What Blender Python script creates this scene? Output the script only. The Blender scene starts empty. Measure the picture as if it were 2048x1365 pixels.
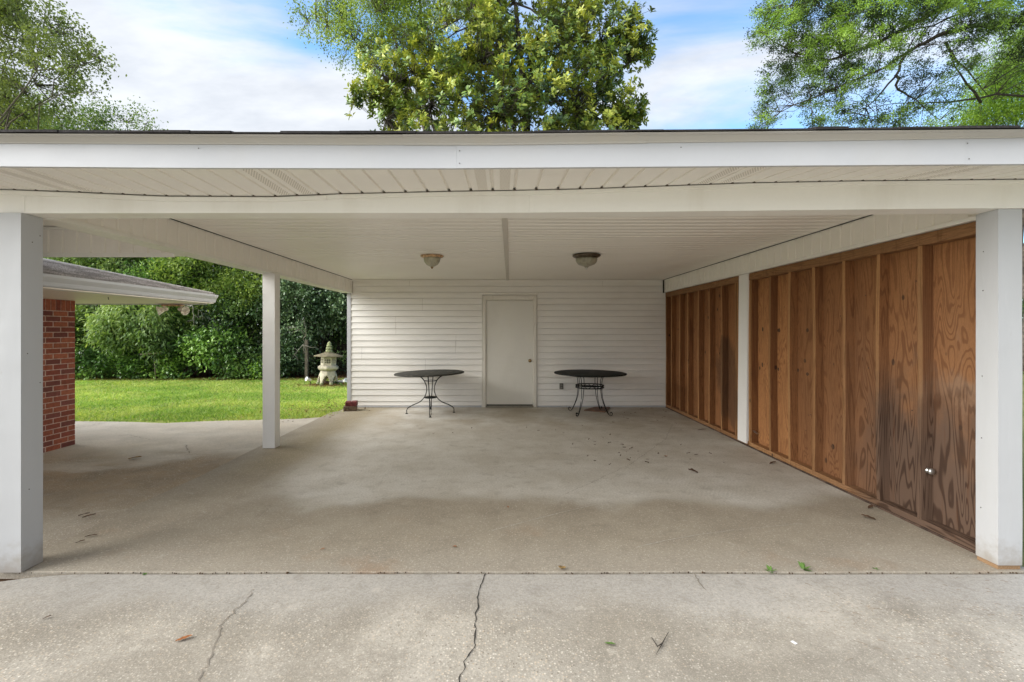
import bpy, bmesh, math, random
import numpy as np
from mathutils import Vector, Matrix, noise as mnoise
random.seed(7); RNG = np.random.default_rng(11)
R = math.radians
SC = bpy.context.scene
COL = SC.collection

# ------------------------------------------------------------------ survey of the place
F, CX, CY, HC = 946.0, 1004.0, 661.0, 1.495           # surveying constants (focal, principal point, eye height)
def at(x, y, Y):                                        # bearing -> world point at distance Y
    return Vector(((x-CX)/F*Y, Y, HC+(CY-y)/F*Y))
def lerp_tab(tab, Y):                                   # heights measured along the front, as a function of X
    xs = [(p[0]-CX)/F*Y for p in tab]; zs = [HC+(CY-p[1])/F*Y for p in tab]
    return lambda X: float(np.interp(X, xs, zs))

# ------------------------------------------------------------------ object helpers
def tag(o, label=None, cat=None, group=None, kind=None):
    if label: o['label'] = label
    if cat: o['category'] = cat
    if group: o['group'] = group
    if kind: o['kind'] = kind
    return o
def empty(name, loc=(0,0,0), rz=0, **k):
    o = bpy.data.objects.new(name, None); COL.objects.link(o)
    o.location = loc; o.rotation_euler = (0,0,rz); o.empty_display_size = .1
    return tag(o, **k)
class MB:
    """collects verts / faces of one mesh"""
    def __init__(s): s.v=[]; s.f=[]; s.smooth=[]; s.c=[]
    def add(s, vs, fs, smooth=False, col=None):
        b=len(s.v); s.v += [tuple(p) for p in vs]; s.f += [tuple(i+b for i in f) for f in fs]
        s.smooth += [smooth]*len(fs)
        s.c += [col or (1,1,1,1)]*len(vs)
        return s
    def box(s, x0,x1,y0,y1,z0,z1, col=None):
        vs=[(x0,y0,z0),(x1,y0,z0),(x1,y1,z0),(x0,y1,z0),(x0,y0,z1),(x1,y0,z1),(x1,y1,z1),(x0,y1,z1)]
        return s.add(vs,[(0,3,2,1),(4,5,6,7),(0,1,5,4),(1,2,6,5),(2,3,7,6),(3,0,4,7)],False,col)
    def cbox(s, c, d, M=None, col=None):                # centred box with rotation
        vs=[]
        for dz in (-1,1):
            for dx,dy in ((-1,-1),(1,-1),(1,1),(-1,1)):
                p=Vector((dx*d[0]/2,dy*d[1]/2,dz*d[2]/2))
                if M: p=M@p
                vs.append(p+Vector(c))
        return s.add(vs,[(0,3,2,1),(4,5,6,7),(0,1,5,4),(1,2,6,5),(2,3,7,6),(3,0,4,7)],False,col)
    def tube(s, pts, rad, n=8, cap=True, smooth=True):
        pts=[Vector(p) for p in pts]
        if not hasattr(rad,'__len__'): rad=[rad]*len(pts)
        rings=[]; up=Vector((.13,.21,.97))
        for i,p in enumerate(pts):
            t=(pts[min(i+1,len(pts)-1)]-pts[max(i-1,0)])
            if t.length<1e-9: t=Vector((0,0,1))
            t.normalize()
            a=t.cross(up)
            if a.length<1e-3: a=t.cross(Vector((1,0,0)))
            a.normalize(); b=t.cross(a); up=b.cross(t) if False else up
            rings.append([p+(a*math.cos(q)+b*math.sin(q))*rad[i] for q in [2*math.pi*k/n for k in range(n)]])
        vs=[v for r in rings for v in r]; fs=[]
        for i in range(len(pts)-1):
            for k in range(n):
                fs.append((i*n+k,i*n+(k+1)%n,(i+1)*n+(k+1)%n,(i+1)*n+k))
        if cap:
            fs.append(tuple(range(n-1,-1,-1))); fs.append(tuple((len(pts)-1)*n+k for k in range(n)))
        return s.add(vs,fs,smooth)
    def lathe(s, prof, n=32, c=(0,0,0), M=None, smooth=True, phase=0.0):
        vs=[]; fs=[]
        for r,z in prof:
            for k in range(n):
                a=2*math.pi*k/n+phase; p=Vector((r*math.cos(a),r*math.sin(a),z))
                if M: p=M@p
                vs.append(p+Vector(c))
        for i in range(len(prof)-1):
            for k in range(n): fs.append((i*n+k,i*n+(k+1)%n,(i+1)*n+(k+1)%n,(i+1)*n+k))
        fs.append(tuple(range(n-1,-1,-1))); fs.append(tuple((len(prof)-1)*n+k for k in range(n)))
        return s.add(vs,fs,smooth)
    def build(s, name, mat, parent=None, bevel=0, solid=0, **k):
        me=bpy.data.meshes.new(name); me.from_pydata(s.v,[],s.f); me.update()
        me.polygons.foreach_set('use_smooth', s.smooth)
        if any(c!=(1,1,1,1) for c in s.c):
            a=me.color_attributes.new('Col','FLOAT_COLOR','POINT')
            a.data.foreach_set('color', np.array(s.c,dtype=np.float32).ravel())
        me.materials.append(mat)
        o=bpy.data.objects.new(name,me); COL.objects.link(o)
        if parent: o.parent=parent
        if solid:
            m=o.modifiers.new('Solid','SOLIDIFY'); m.thickness=solid; m.offset=-1
        if bevel:
            m=o.modifiers.new('Bevel','BEVEL'); m.width=bevel; m.segments=2; m.limit_method='ANGLE'; m.angle_limit=R(35)
        return tag(o, **k)

def grooved(mapf, ulen, vlen, pitch=.134, gw=.012, depth=.007, nv=1, u0=0., bev=.004):
    """panelling: grooves repeat along u and run along v; mapf(u,v,n) -> point"""
    us=[]; u=-u0
    while u<ulen:
        for du,n in ((0,0),(pitch-gw-.001,0),(pitch-gw+.003,-depth),(pitch-bev,-depth)):
            q=u+du
            if 0<=q<=ulen: us.append((q,n))
        u+=pitch
    if us[0][0]>1e-6: us.insert(0,(0,0))
    if us[-1][0]<ulen-1e-6: us.append((ulen,0))
    m=MB(); vs=[]; fs=[]; k=nv+1
    for (u,n) in us:
        for j in range(k): vs.append(mapf(u, vlen*j/nv, n))
    for i in range(len(us)-1):
        for j in range(nv): fs.append((i*k+j,(i+1)*k+j,(i+1)*k+j+1,i*k+j+1))
    m.add(vs,fs); return m

# ------------------------------------------------------------------ material helpers
class NT:
    def __init__(s, name):
        s.m=bpy.data.materials.new(name); s.m.use_nodes=True; s.t=s.m.node_tree; s.t.nodes.clear()
        s.out=s.n('ShaderNodeOutputMaterial'); 
    def n(s, typ, ins=None, **props):
        nd=s.t.nodes.new(typ)
        for k,v in props.items(): setattr(nd,k,v)
        for k,v in (ins or {}).items():
            s.set(nd.inputs[k],v)
        return nd
    def set(s, sock, v):
        if hasattr(v,'is_output'): s.t.links.new(v,sock)
        elif hasattr(v,'outputs'): s.t.links.new(v.outputs[0],sock)
        else:
            if sock.type=='RGBA' and hasattr(v,'__len__') and len(v)==3: v=(*v,1)
            sock.default_value=v
    def math(s, op, a, b=0., c=0., clamp=False):
        nd=s.t.nodes.new('ShaderNodeMath'); nd.operation=op; nd.use_clamp=clamp
        s.set(nd.inputs[0],a); s.set(nd.inputs[1],b); s.set(nd.inputs[2],c); return nd.outputs[0]
    def mix(s, f, a, b, mode='MIX'):
        nd=s.t.nodes.new('ShaderNodeMix'); nd.data_type='RGBA'; nd.blend_type=mode
        s.set(nd.inputs['Factor'],f); s.set(nd.inputs[6],a); s.set(nd.inputs[7],b); return nd.outputs[2]
    def ramp(s, f, lo, hi, a=0., b=1., smooth=True):
        nd=s.t.nodes.new('ShaderNodeMapRange'); nd.interpolation_type='SMOOTHSTEP' if smooth else 'LINEAR'
        s.set(nd.inputs[0],f); s.set(nd.inputs[1],lo); s.set(nd.inputs[2],hi); s.set(nd.inputs[3],a); s.set(nd.inputs[4],b)
        return nd.outputs[0]
    def coord(s, kind='Object', scale=(1,1,1), loc=(0,0,0), rot=(0,0,0)):
        tc=s.n('ShaderNodeTexCoord')
        mp=s.n('ShaderNodeMapping',{'Vector':tc.outputs[kind],'Scale':scale,'Location':loc,'Rotation':rot})
        return mp.outputs[0]
    def noise(s, vec, scale, detail=4., rough=.55, dist=0.):
        nd=s.n('ShaderNodeTexNoise',{'Vector':vec,'Scale':scale,'Detail':detail,'Roughness':rough,'Distortion':dist})
        return nd.outputs[0]
    def bump(s, h, strength=.3, dist=.01):
        return s.n('ShaderNodeBump',{'Height':h,'Strength':strength,'Distance':dist}).outputs[0]
    def bsdf(s, color, rough=.6, metal=0., normal=None, spec=.5, extra=None):
        b=s.n('ShaderNodeBsdfPrincipled',{'Base Color':color,'Roughness':rough,'Metallic':metal,'Specular IOR Level':spec})
        if normal is not None: s.set(b.inputs['Normal'],normal)
        for k,v in (extra or {}).items(): s.set(b.inputs[k],v)
        return b.outputs[0]
    def done(s, sh): s.t.links.new(sh,s.out.inputs[0]); return s.m
    def xyz(s, vec):
        nd=s.n('ShaderNodeSeparateXYZ',{0:vec}); return nd.outputs

def plain(name, col, rough=.6, metal=0., var=.12, scale=8., bump=0., spec=.5):
    t=NT(name); c=t.coord()
    nz=t.noise(c,scale,5.)
    base=t.mix(t.ramp(nz,.3,.7), tuple(x*(1-var) for x in col), tuple(min(1,x*(1+var)) for x in col))
    nrm=t.bump(t.noise(c,scale*6,4.),bump,.004) if bump else None
    return t.done(t.bsdf(base,rough,metal,nrm,spec))

def vinyl(name, col, rough=.42, dirt=(.55,.50,.40), amt=.25, streak=(3,3,.6)):
    t=NT(name); c=t.coord(scale=streak)
    n1=t.noise(c,1.3,6.,.6); n2=t.noise(t.coord(),45.,3.)
    f=t.math('MULTIPLY',t.ramp(n1,.48,.8),amt)
    base=t.mix(f,col,dirt)
    base=t.mix(t.ramp(n2,.3,.7,0,.06),base,tuple(x*.8 for x in col))
    n3=t.noise(t.coord(scale=(1.1,1.1,2.5)),1.6,2.)
    return t.done(t.bsdf(base,rough,0,t.bump(n3,.2,.05),.4))

M={}
M['vinyl']=vinyl('white_vinyl',(.86,.845,.79))
M['soffit']=vinyl('soffit_vinyl',(.90,.872,.815),streak=(2,2,2),amt=.15)
M['ceil']=vinyl('ceiling_vinyl',(.90,.87,.81),streak=(1,1,1),amt=.12)
M['siding']=vinyl('siding_vinyl',(.90,.88,.83),streak=(.8,1,2.5),amt=.2)
M['alum']=vinyl('painted_aluminium',(.535,.545,.565),rough=.38,amt=.1)
M['drip']=vinyl('drip_edge_aluminium',(.50,.48,.44),rough=.35,amt=.35,streak=(6,3,2))
M['post']=vinyl('post_cladding',(.54,.54,.53),rough=.4,amt=.12,streak=(4,4,.8))
def post_mat():
    t=NT('post_cladding_dimmed_worn'); c=t.coord(); x,y,z=t.xyz(c)
    n1=t.noise(t.coord(scale=(4,4,.8)),1.3,6.,.6); n2=t.noise(c,14.,6.,.7); n3=t.noise(t.coord(scale=(1.1,1.1,2.5)),1.6,2.)
    base=t.mix(t.math('MULTIPLY',t.ramp(n1,.48,.8),.14),(.49,.498,.507),(.43,.41,.35))
    sp=t.ramp(t.math('ADD',z,t.math('MULTIPLY',t.math('SUBTRACT',n2,.5),.35)),.20,-.02)
    base=t.mix(t.math('MULTIPLY',sp,.6),base,(.27,.22,.16))
    sc=t.ramp(t.noise(t.coord(scale=(5,5,1.2)),6.,5.,.7),.66,.72); base=t.mix(t.math('MULTIPLY',sc,.25),base,(.36,.34,.30))
    return t.done(t.bsdf(base,.42,0,t.bump(t.math('ADD',n3,t.math('MULTIPLY',n1,.5)),.16,.05),.4))
M['post']=post_mat()  # front posts' base darkened against strong front light; splash and scuffs are wear
M['door']=vinyl('door_paint',(.80,.78,.71),rough=.45,amt=.15,dirt=(.5,.47,.4),streak=(2,2,1))
M['frame']=vinyl('door_frame_paint',(.80,.77,.69),rough=.5,amt=.35,dirt=(.52,.48,.40),streak=(14,14,3))
M['dark']=plain('dark_gap',(.02,.018,.015),.9)
M['iron']=plain('wrought_iron',(.014,.016,.014),.75,.0,.5,30.,.15,.25)
M['brass']=plain('aged_brass',(.28,.19,.09),.35,.9,.3,40.)
M['chrome']=plain('galvanised_metal',(.55,.55,.53),.3,.9,.2,30.)
M['nickel']=plain('dark_nickel',(.12,.095,.07),.35,.85,.3,20.)
M['rust']=plain('rusty_white_paint',(.55,.36,.20),.5,.1,.5,30.)
M['outlet']=plain('grey_cover_plate',(.13,.12,.105),.45,.3)
M['red_brick']=plain('deep_red_brick',(.14,.03,.028),.85,0,.35,25.,.4)
M['paver']=plain('brown_paver',(.13,.09,.055),.9,0,.4,25.,.5)
M['stone']=plain('mossy_cast_stone',(.44,.405,.31),.9,0,.22,9.,.4)
M['stone_roof']=plain('weathered_stone_roof',(.17,.145,.085),.9,0,.3,14.,.5)
M['stone_moss']=plain('lichen_stone',(.24,.26,.13),.9,0,.3,14.,.5)
M['terracotta']=plain('terracotta',(.36,.15,.08),.8,0,.25,20.)
M['rock']=plain('grey_rock',(.34,.33,.31),.9,0,.3,12.,.5)
M['white']=plain('white_enamel',(.8,.8,.79),.35)
M['oldwood']=plain('grey_weathered_wood',(.20,.17,.12),.85,0,.35,18.,.4)
M['fence']=plain('dark_fence_board',(.045,.036,.028),.9,0,.4,9.,.3)
M['scrap']=plain('rust_brown_board',(.16,.085,.05),.75,0,.3,14.)
M['paper']=plain('paper_scrap',(.8,.8,.8),.7)
M['bark']=plain('grey_brown_bark',(.12,.10,.08),.9,0,.4,9.,.6)
M['bark_dark']=plain('dark_bark',(.055,.045,.035),.9,0,.4,9.,.6)
M['bark_pale']=plain('pale_bark',(.26,.24,.20),.9,0,.3,9.,.5)

def shade_glass(name,col):
    t=NT(name); c=t.coord(scale=(1,1,.4)); n=t.noise(c,28.,3.)
    base=t.mix(t.ramp(n,.35,.7),col,tuple(x*.75 for x in col))
    return t.done(t.bsdf(base,.3,0,None,.5,{'Subsurface Weight':.0}))
M['glass_shade']=shade_glass('alabaster_glass',(.50,.48,.36))
M['glass_shade_dark']=shade_glass('frosted_glass',(.36,.34,.26))

# -- concrete
def concrete(name, light, dark, agg=.5, seed=0., mode=None):
    t=NT(name); c=t.coord(loc=(seed,seed*.7,0)); raw=t.coord()
    x,y,z=t.xyz(raw)
    big=t.noise(c,.85,6.,.6,.4); mid=t.noise(c,2.6,6.,.6); fine=t.noise(c,60.,4.,.65)
    col=t.mix(t.ramp(big,.36,.64),dark,light)
    col=t.mix(t.ramp(mid,.35,.7,0,.45),col,tuple(v*.72 for v in dark))
    aggf=t.ramp(t.noise(c,.8,4.),.35,.62,agg*.35,agg)
    if mode=='carport':
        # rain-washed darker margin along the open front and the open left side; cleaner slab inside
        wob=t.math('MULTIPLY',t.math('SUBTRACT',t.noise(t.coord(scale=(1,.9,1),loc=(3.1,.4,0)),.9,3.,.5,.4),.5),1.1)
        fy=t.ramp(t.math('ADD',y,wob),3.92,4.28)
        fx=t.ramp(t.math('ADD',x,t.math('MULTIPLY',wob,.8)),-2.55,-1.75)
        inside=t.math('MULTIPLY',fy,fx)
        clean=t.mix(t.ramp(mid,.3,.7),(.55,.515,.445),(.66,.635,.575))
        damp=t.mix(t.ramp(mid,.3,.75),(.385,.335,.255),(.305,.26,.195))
        # paler strip by the joint
        damp=t.mix(t.math('MULTIPLY',t.ramp(t.math('ADD',y,t.math('MULTIPLY',wob,.5)),3.45,2.95),.55),damp,(.40,.36,.30))
        # green-brown algae along the left drip line
        alg=t.math('MULTIPLY',t.ramp(t.math('ABSOLUTE',t.math('ADD',x,2.55)),.55,.05),t.ramp(t.math('ADD',y,t.math('MULTIPLY',wob,2.)),4.0,5.6))
        damp=t.mix(t.math('MULTIPLY',alg,.55),damp,(.25,.20,.095))
        # yellow-brown traffic stain at the rear
        rear=t.math('MULTIPLY',t.ramp(y,6.2,7.8),t.ramp(t.noise(c,1.4,4.),.38,.62))
        clean=t.mix(t.math('MULTIPLY',rear,.55),clean,(.36,.29,.20))
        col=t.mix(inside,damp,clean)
        # rusty sand drifts
        rs=t.math('MULTIPLY',t.ramp(t.noise(t.coord(loc=(7,2,0)),1.5,4.),.56,.72),t.ramp(y,4.1,3.2))
        col=t.mix(t.math('MULTIPLY',rs,.5),col,(.33,.20,.11))
        # tyre scuffs
        tr=t.n('ShaderNodeTexWave',{'Vector':t.coord(rot=(0,0,.5)),'Scale':9.,'Distortion':2.,'Detail':2.})
        trm=t.math('MULTIPLY',t.ramp(t.noise(t.coord(scale=(.6,1.8,1),loc=(1,5,0)),1.1,3.),.56,.68),t.ramp(tr.outputs[1],.45,.8))
        col=t.mix(t.math('MULTIPLY',trm,.09),col,(.13,.12,.11))
        aggf=t.math('MULTIPLY',t.ramp(inside,0.,1.,.5,.10),agg)
    if mode=='patio':
        st=t.ramp(t.noise(t.coord(scale=(.55,1.3,1),loc=(2,1,0)),1.0,4.,.55,.5),.33,.52)
        far=t.ramp(t.math('ADD',y,t.math('MULTIPLY',t.noise(c,1.2),1.4)),5.9,6.9)
        st=t.math('MULTIPLY',st,t.math('SUBTRACT',1.,t.math('MULTIPLY',far,.8)))
        col=t.mix(st,col,t.mix(t.ramp(mid,.35,.7),(.36,.26,.155),(.25,.195,.125)))
    if mode=='patio':
        col=t.mix(t.math('MULTIPLY',t.ramp(t.math('ADD',y,t.math('MULTIPLY',t.noise(c,1.1),.8)),5.2,4.2),.75),col,t.mix(t.ramp(mid,.3,.75),(.34,.29,.215),(.265,.22,.16)))
    if mode=='drive':
        ed=t.ramp(t.math('ADD',y,t.math('MULTIPLY',t.math('SUBTRACT',t.noise(c,1.2,4.),.5),.7)),2.35,2.8)
        col=t.mix(t.math('MULTIPLY',ed,.7),col,(.47,.45,.42))
        aggf=t.math('MULTIPLY',aggf,t.ramp(ed,0.,1.,1.,.35))
    # pebbles in the surface
    vo=t.n('ShaderNodeTexVoronoi',{'Vector':t.n('ShaderNodeVectorMath',{0:raw,1:t.n('ShaderNodeTexNoise',{'Vector':raw,'Scale':40.}).outputs[1]},operation='ADD').outputs[0] if False else raw,'Scale':78.,'Randomness':1.})
    rnd=t.n('ShaderNodeSeparateColor',{0:vo.outputs['Color']}).outputs
    inside_p=t.ramp(vo.outputs['Distance'],.42,.30)
    isw=t.math('MULTIPLY',t.math('GREATER_THAN',rnd[0],.60),inside_p)
    isd=t.math('MULTIPLY',t.math('LESS_THAN',rnd[0],.10),inside_p)
    peb=t.mix(rnd[1],(.78,.73,.63),(.56,.44,.31))
    col=t.mix(t.math('MULTIPLY',isw,aggf,clamp=True),col,peb)
    col=t.mix(t.math('MULTIPLY',isd,aggf,clamp=True),col,(.24,.205,.165))
    col=t.mix(t.ramp(fine,.3,.75,0,.42),col,tuple(v*.55 for v in dark))
    gr_=t.noise(c,150.,2.,.6); col=t.mix(t.ramp(gr_,.5,.72,0,.35),col,tuple(min(1,v*1.3) for v in light))
    mo=t.noise(t.coord(loc=(4,9,0)),7.,6.,.7); col=t.mix(t.ramp(mo,.5,.7,0,.32),col,tuple(v*.75 for v in dark))
    pits=t.ramp(t.noise(c,19.,3.,.6),.66,.74)
    col=t.mix(t.math('MULTIPLY',pits,.22),col,(.09,.075,.06))
    sp=t.ramp(t.noise(c,3.4,7.,.72,.6),.60,.66); col=t.mix(t.math('MULTIPLY',sp,.22),col,tuple(v*.55 for v in dark))
    sp2=t.ramp(t.noise(t.coord(loc=(11,3,0)),5.1,7.,.75,.3),.62,.66); col=t.mix(t.math('MULTIPLY',sp2,.20),col,tuple(min(1,v*1.35) for v in light))
    h=t.math('ADD',t.math('MULTIPLY',fine,.5),t.math('MULTIPLY',t.math('SUBTRACT',1.,vo.outputs['Distance']),aggf))
    return t.done(t.bsdf(col,.85,0,t.bump(h,.35,.004),.3))
M['drive']=concrete('exposed_aggregate_drive',(.545,.50,.425),(.315,.28,.225),1.0,0.,'drive')
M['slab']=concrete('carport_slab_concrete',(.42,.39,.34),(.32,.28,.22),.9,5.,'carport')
M['patio']=concrete('stained_patio_concrete',(.66,.605,.52),(.54,.49,.41),.8,9.,'patio')

# -- wood
def wood(name, a, b, ring=26., along=2, sc=(3.2,3.2,.42), weather=False, perobj=True, knots=True):
    t=NT(name); tc=t.n('ShaderNodeTexCoord'); raw=tc.outputs['Object']
    oi=t.n('ShaderNodeObjectInfo')
    off=t.n('ShaderNodeCombineXYZ',{0:t.math('MULTIPLY',oi.outputs['Random'],37.),1:t.math('MULTIPLY',oi.outputs['Random'],91.),2:t.math('MULTIPLY',oi.outputs['Random'],13.)})
    v=t.n('ShaderNodeVectorMath',{0:raw,1:off.outputs[0]},operation='ADD').outputs[0]
    mp=t.n('ShaderNodeMapping',{'Vector':v,'Scale':sc}).outputs[0]
    x,y,z=t.xyz(raw)
    base=t.noise(mp,1.,2.2,.5,.6)
    rings=t.math('SINE',t.math('MULTIPLY',base,ring*6.28))
    rr=t.ramp(rings,.15,.95)
    fib=t.noise(t.n('ShaderNodeMapping',{'Vector':v,'Scale':tuple(q*28 if i!=along else q*5 for i,q in enumerate((1.,1.,1.)))}).outputs[0],6.,3.,.6)
    blot=t.noise(t.n('ShaderNodeMapping',{'Vector':v,'Scale':(1.5,1.5,.8)}).outputs[0],1.6,5.,.6)
    col=t.mix(t.math('MULTIPLY',rr,.72),a,b)
    col=t.mix(t.ramp(fib,.3,.75,0,.4),col,tuple(q*.5 for q in b))
    col=t.mix(t.ramp(blot,.38,.72,0,.5),col,tuple(q*.62 for q in a))
    col=t.mix(t.math('MULTIPLY',oi.outputs['Random'],.22 if weather and not knots else .55),col,tuple(q*.55 for q in b))
    if knots:
        vo=t.n('ShaderNodeTexVoronoi',{'Vector':t.n('ShaderNodeMapping',{'Vector':v,'Scale':(1.,1.,.62)}).outputs[0],'Scale':5.6})
        kn=t.math('MULTIPLY',t.ramp(vo.outputs['Distance'],.115,.07),t.math('GREATER_THAN',t.n('ShaderNodeSeparateColor',{0:vo.outputs['Color']}).outputs[0],.30))
        col=t.mix(t.math('MULTIPLY',kn,.85),col,(.025,.014,.009))
    if weather:
        wn=t.math('SUBTRACT',t.noise(t.n('ShaderNodeMapping',{'Vector':raw,'Scale':(1.,1.6,.9)}).outputs[0],1.5,5.,.6,.4),.5)
        zz=t.math('ADD',z,t.math('MULTIPLY',wn,1.5)); yy=t.math('ADD',y,t.math('MULTIPLY',wn,1.1))
        w1=t.math('MULTIPLY',t.ramp(zz,1.35,.6),t.ramp(yy,4.6,3.7))
        col=t.mix(t.math('MULTIPLY',w1,.97),col,t.mix(rr,(.062,.054,.048),(.014,.013,.012)))
        gr=t.math('MULTIPLY',t.ramp(yy,6.0,3.6),t.ramp(zz,2.5,.7))
        col=t.mix(t.math('MULTIPLY',gr,.5),col,t.mix(rr,(.18,.10,.06),(.095,.05,.03)))
        wl=t.math('MULTIPLY',t.ramp(t.math('ABSOLUTE',t.math('SUBTRACT',zz,1.12)),.22,.0),t.ramp(yy,3.9,3.3)); col=t.mix(t.math('MULTIPLY',wl,.18),col,(.42,.34,.26))
        dr=t.ramp(t.noise(t.n('ShaderNodeMapping',{'Vector':v,'Scale':(9.,9.,.55)}).outputs[0],3.,4.,.6),.56,.68); col=t.mix(t.math('MULTIPLY',dr,.35),col,tuple(q*.45 for q in b))
        # damp stain by the middle post
        d=t.math('ADD',t.math('POWER',t.math('MULTIPLY',t.math('SUBTRACT',yy,6.75),2.0),2.),t.math('POWER',t.math('MULTIPLY',t.math('SUBTRACT',zz,.75),1.5),2.))
        col=t.mix(t.math('MULTIPLY',t.ramp(d,.8,.25),.55),col,(.045,.028,.018))
    h=t.math('ADD',t.math('MULTIPLY',rr,.4),fib)
    return t.done(t.bsdf(col,.72,0,t.bump(h,.3,.003),.25))
M['ply']=wood('plywood_sheathing',(.52,.245,.095),(.25,.10,.04),23.,2,(1.,4.8,.62),True,False)
M['stud']=wood('fir_stud',(.34,.15,.056),(.18,.072,.027),15.,2,(9.,9.,.5),True,True)
M['stud_edge_lit']=wood('lit_stud_edge',(.50,.265,.11),(.33,.16,.062),12.,2,(9.,9.,.5),True,True)  # paler stud wood; daylight on the edge faces is put into the colour
M['plate']=wood('plate_lumber',(.46,.25,.11),(.24,.11,.045),15.,1,(9.,.5,9.),True,False)
M['plate_pale']=wood('post_base_lumber',(.50,.33,.19),(.34,.20,.10),14.,1,(9.,.5,9.),False,False,False)

# -- shingles
def shingle(name, a, b):
    t=NT(name); c=t.coord()
    n=t.noise(c,70.,4.,.7); vo=t.n('ShaderNodeTexNoise',{'Vector':t.coord(scale=(2.2,2.2,9.)),'Scale':1.6,'Detail':2.})
    col=t.mix(t.ramp(n,.3,.7),a,b); col=t.mix(t.ramp(vo.outputs[0],.4,.6,0,.5),col,tuple(q*.5 for q in a))
    return t.done(t.bsdf(col,.9,0,t.bump(n,.5,.004),.2))
M['shingle_dark']=shingle('charcoal_shingle',(.028,.026,.026),(.06,.055,.055))
M['shingle_grey']=shingle('grey_shingle',(.24,.22,.215),(.48,.45,.44))

# -- brick (each brick carries its own tint)
def brick_mat():
    t=NT('red_brick'); at_=t.n('ShaderNodeAttribute',attribute_name='Col')
    c=t.coord(); n=t.noise(c,30.,5.,.65)
    col=t.mix(t.ramp(n,.3,.75,0,.5),at_.outputs['Color'],(.09,.035,.03))
    return t.done(t.bsdf(col,.88,0,t.bump(n,.4,.004),.2))
M['brick']=brick_mat()

# -- leaves: colour from the per-leaf attribute; both faces real, with a little transmission
def leaf_mat(name, rough=.45, trans=.28, back=None, spec=.4, tcol=(1.25,1.25,.6)):
    t=NT(name); at_=t.n('ShaderNodeAttribute',attribute_name='Col'); c=at_.outputs['Color']
    if back is not None:
        ge=t.n('ShaderNodeNewGeometry'); c=t.mix(t.math('MULTIPLY',ge.outputs['Backfacing'],.28),c,(.20,.135,.035))
    b=t.bsdf(c,rough,0,None,spec)
    tr=t.n('ShaderNodeBsdfTranslucent',{'Color':t.mix(1.,c,tcol,'MULTIPLY')})
    mx=t.n('ShaderNodeMixShader',{0:trans,1:b,2:tr.outputs[0]})
    return t.done(mx.outputs[0])
M['leaf']=leaf_mat('broad_leaf')
M['leaf_gloss']=leaf_mat('glossy_leaf',.30,.10,None,.55)
M['leaf_mag']=leaf_mat('magnolia_leaf',.28,.22,'mix',.55)
M['leaf_soft']=leaf_mat('soft_leaf',.6,.35,None,.25)
M['leaf_dry']=plain('dry_leaf',(.10,.05,.025),.8,0,.5,40.)
M['leaf_rust']=plain('orange_dry_leaf',(.34,.12,.03),.8,0,.4,40.)
M['leaf_tan']=plain('tan_dry_leaf',(.34,.22,.08),.8,0,.4,40.)
M['leaf_green']=plain('fresh_green_leaf',(.10,.19,.035),.6,0,.3,30.)
M['grass']=leaf_mat('lawn_grass',.55,.35,None,.3,(1.2,1.2,.5))

# -- ground
def soil(name,a,b,scale=3.):
    t=NT(name); c=t.coord(); n=t.noise(c,scale,6.,.65); f=t.noise(c,40.,4.,.7)
    col=t.mix(t.ramp(n,.35,.65),a,b); col=t.mix(t.ramp(f,.4,.7,0,.6),col,tuple(q*.4 for q in a))
    return t.done(t.bsdf(col,.95,0,t.bump(f,.8,.02),.1))
M['soil']=soil('bare_soil',(.20,.12,.07),(.27,.19,.12))
M['mulch']=soil('leaf_mulch',(.06,.035,.02),(.13,.075,.04),9.)
M['turf']=soil('lawn_turf',(.33,.38,.09),(.42,.44,.14),1.6)

# ================================================================== SETTING
g=MB().box(-90,90,-40,140,-.6,-.10).build('ground',soil('rough_turf',(.16,.19,.06),(.24,.24,.10),.8),kind='structure')

def sheet(name, outline, z, thick, mat, bevel=.006, **k):
    n=len(outline); vs=[(x,y,z) for x,y in outline]+[(x,y,z-thick) for x,y in outline]
    fs=[tuple(range(n)),tuple(range(2*n-1,n-1,-1))]+[(i,i+n,(i+1)%n+n,(i+1)%n) for i in range(n)]
    m=MB(); m.add(vs,fs); return m.build(name,mat,None,bevel,**k)
# carport floor slab
def wav(x,a=.006,f=2.1,p=0): return a*mnoise.noise(Vector((x*f,p,0)))
front_edge=[(x,2.93+wav(x,.012,1.3,2.)) for x in np.linspace(-3.13,3.3,40)]
out=front_edge+[(3.3,11.6),(-3.02,11.6),(-3.02,8.75)]+[(-3.12+wav(y,.03,.9,5.),y) for y in np.linspace(8.6,3.2,20)]
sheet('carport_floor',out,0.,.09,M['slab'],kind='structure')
# driveway: follows the joint, curves away at the left
de=[(x,2.914+wav(x,.012,1.3,2.)-(0 if x>-2.55 else .42*(x+2.55)**2)) for x in np.linspace(-3.9,3.3,70)]
out=[(-9,-20),(9,-20),(9,2.86),(3.32,2.90)]+de[::-1]+[(-9,-1.2)]
sheet('driveway',out,-.006,.08,M['drive'],kind='structure')
# bed of soil at the driveway corner
sheet('soil_bed',[(-9,-1.5),(-3.2,1.9),(-2.4,2.95),(-2.6,3.1),(-9,3.0)],-.045,.04,M['mulch'],0,kind='structure')
# patio
pe=[at(690,824,8.66),at(655,832,8.27),at(600,836,8.08),at(527,838,7.99),at(450,840,7.9),at(385,842,7.81),at(330,845,7.69),at(250,842,7.81),at(152,841,7.86)]
out=[(-3.135+wav(y,.03,.9,5.),y) for y in np.linspace(3.0,8.5,20)]+[(p.x,p.y) for p in pe]+[(-9.5,7.9),(-9.5,3.0)]
sheet('patio',out[::-1] if False else out,-.014,.08,M['patio'],kind='structure')

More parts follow.
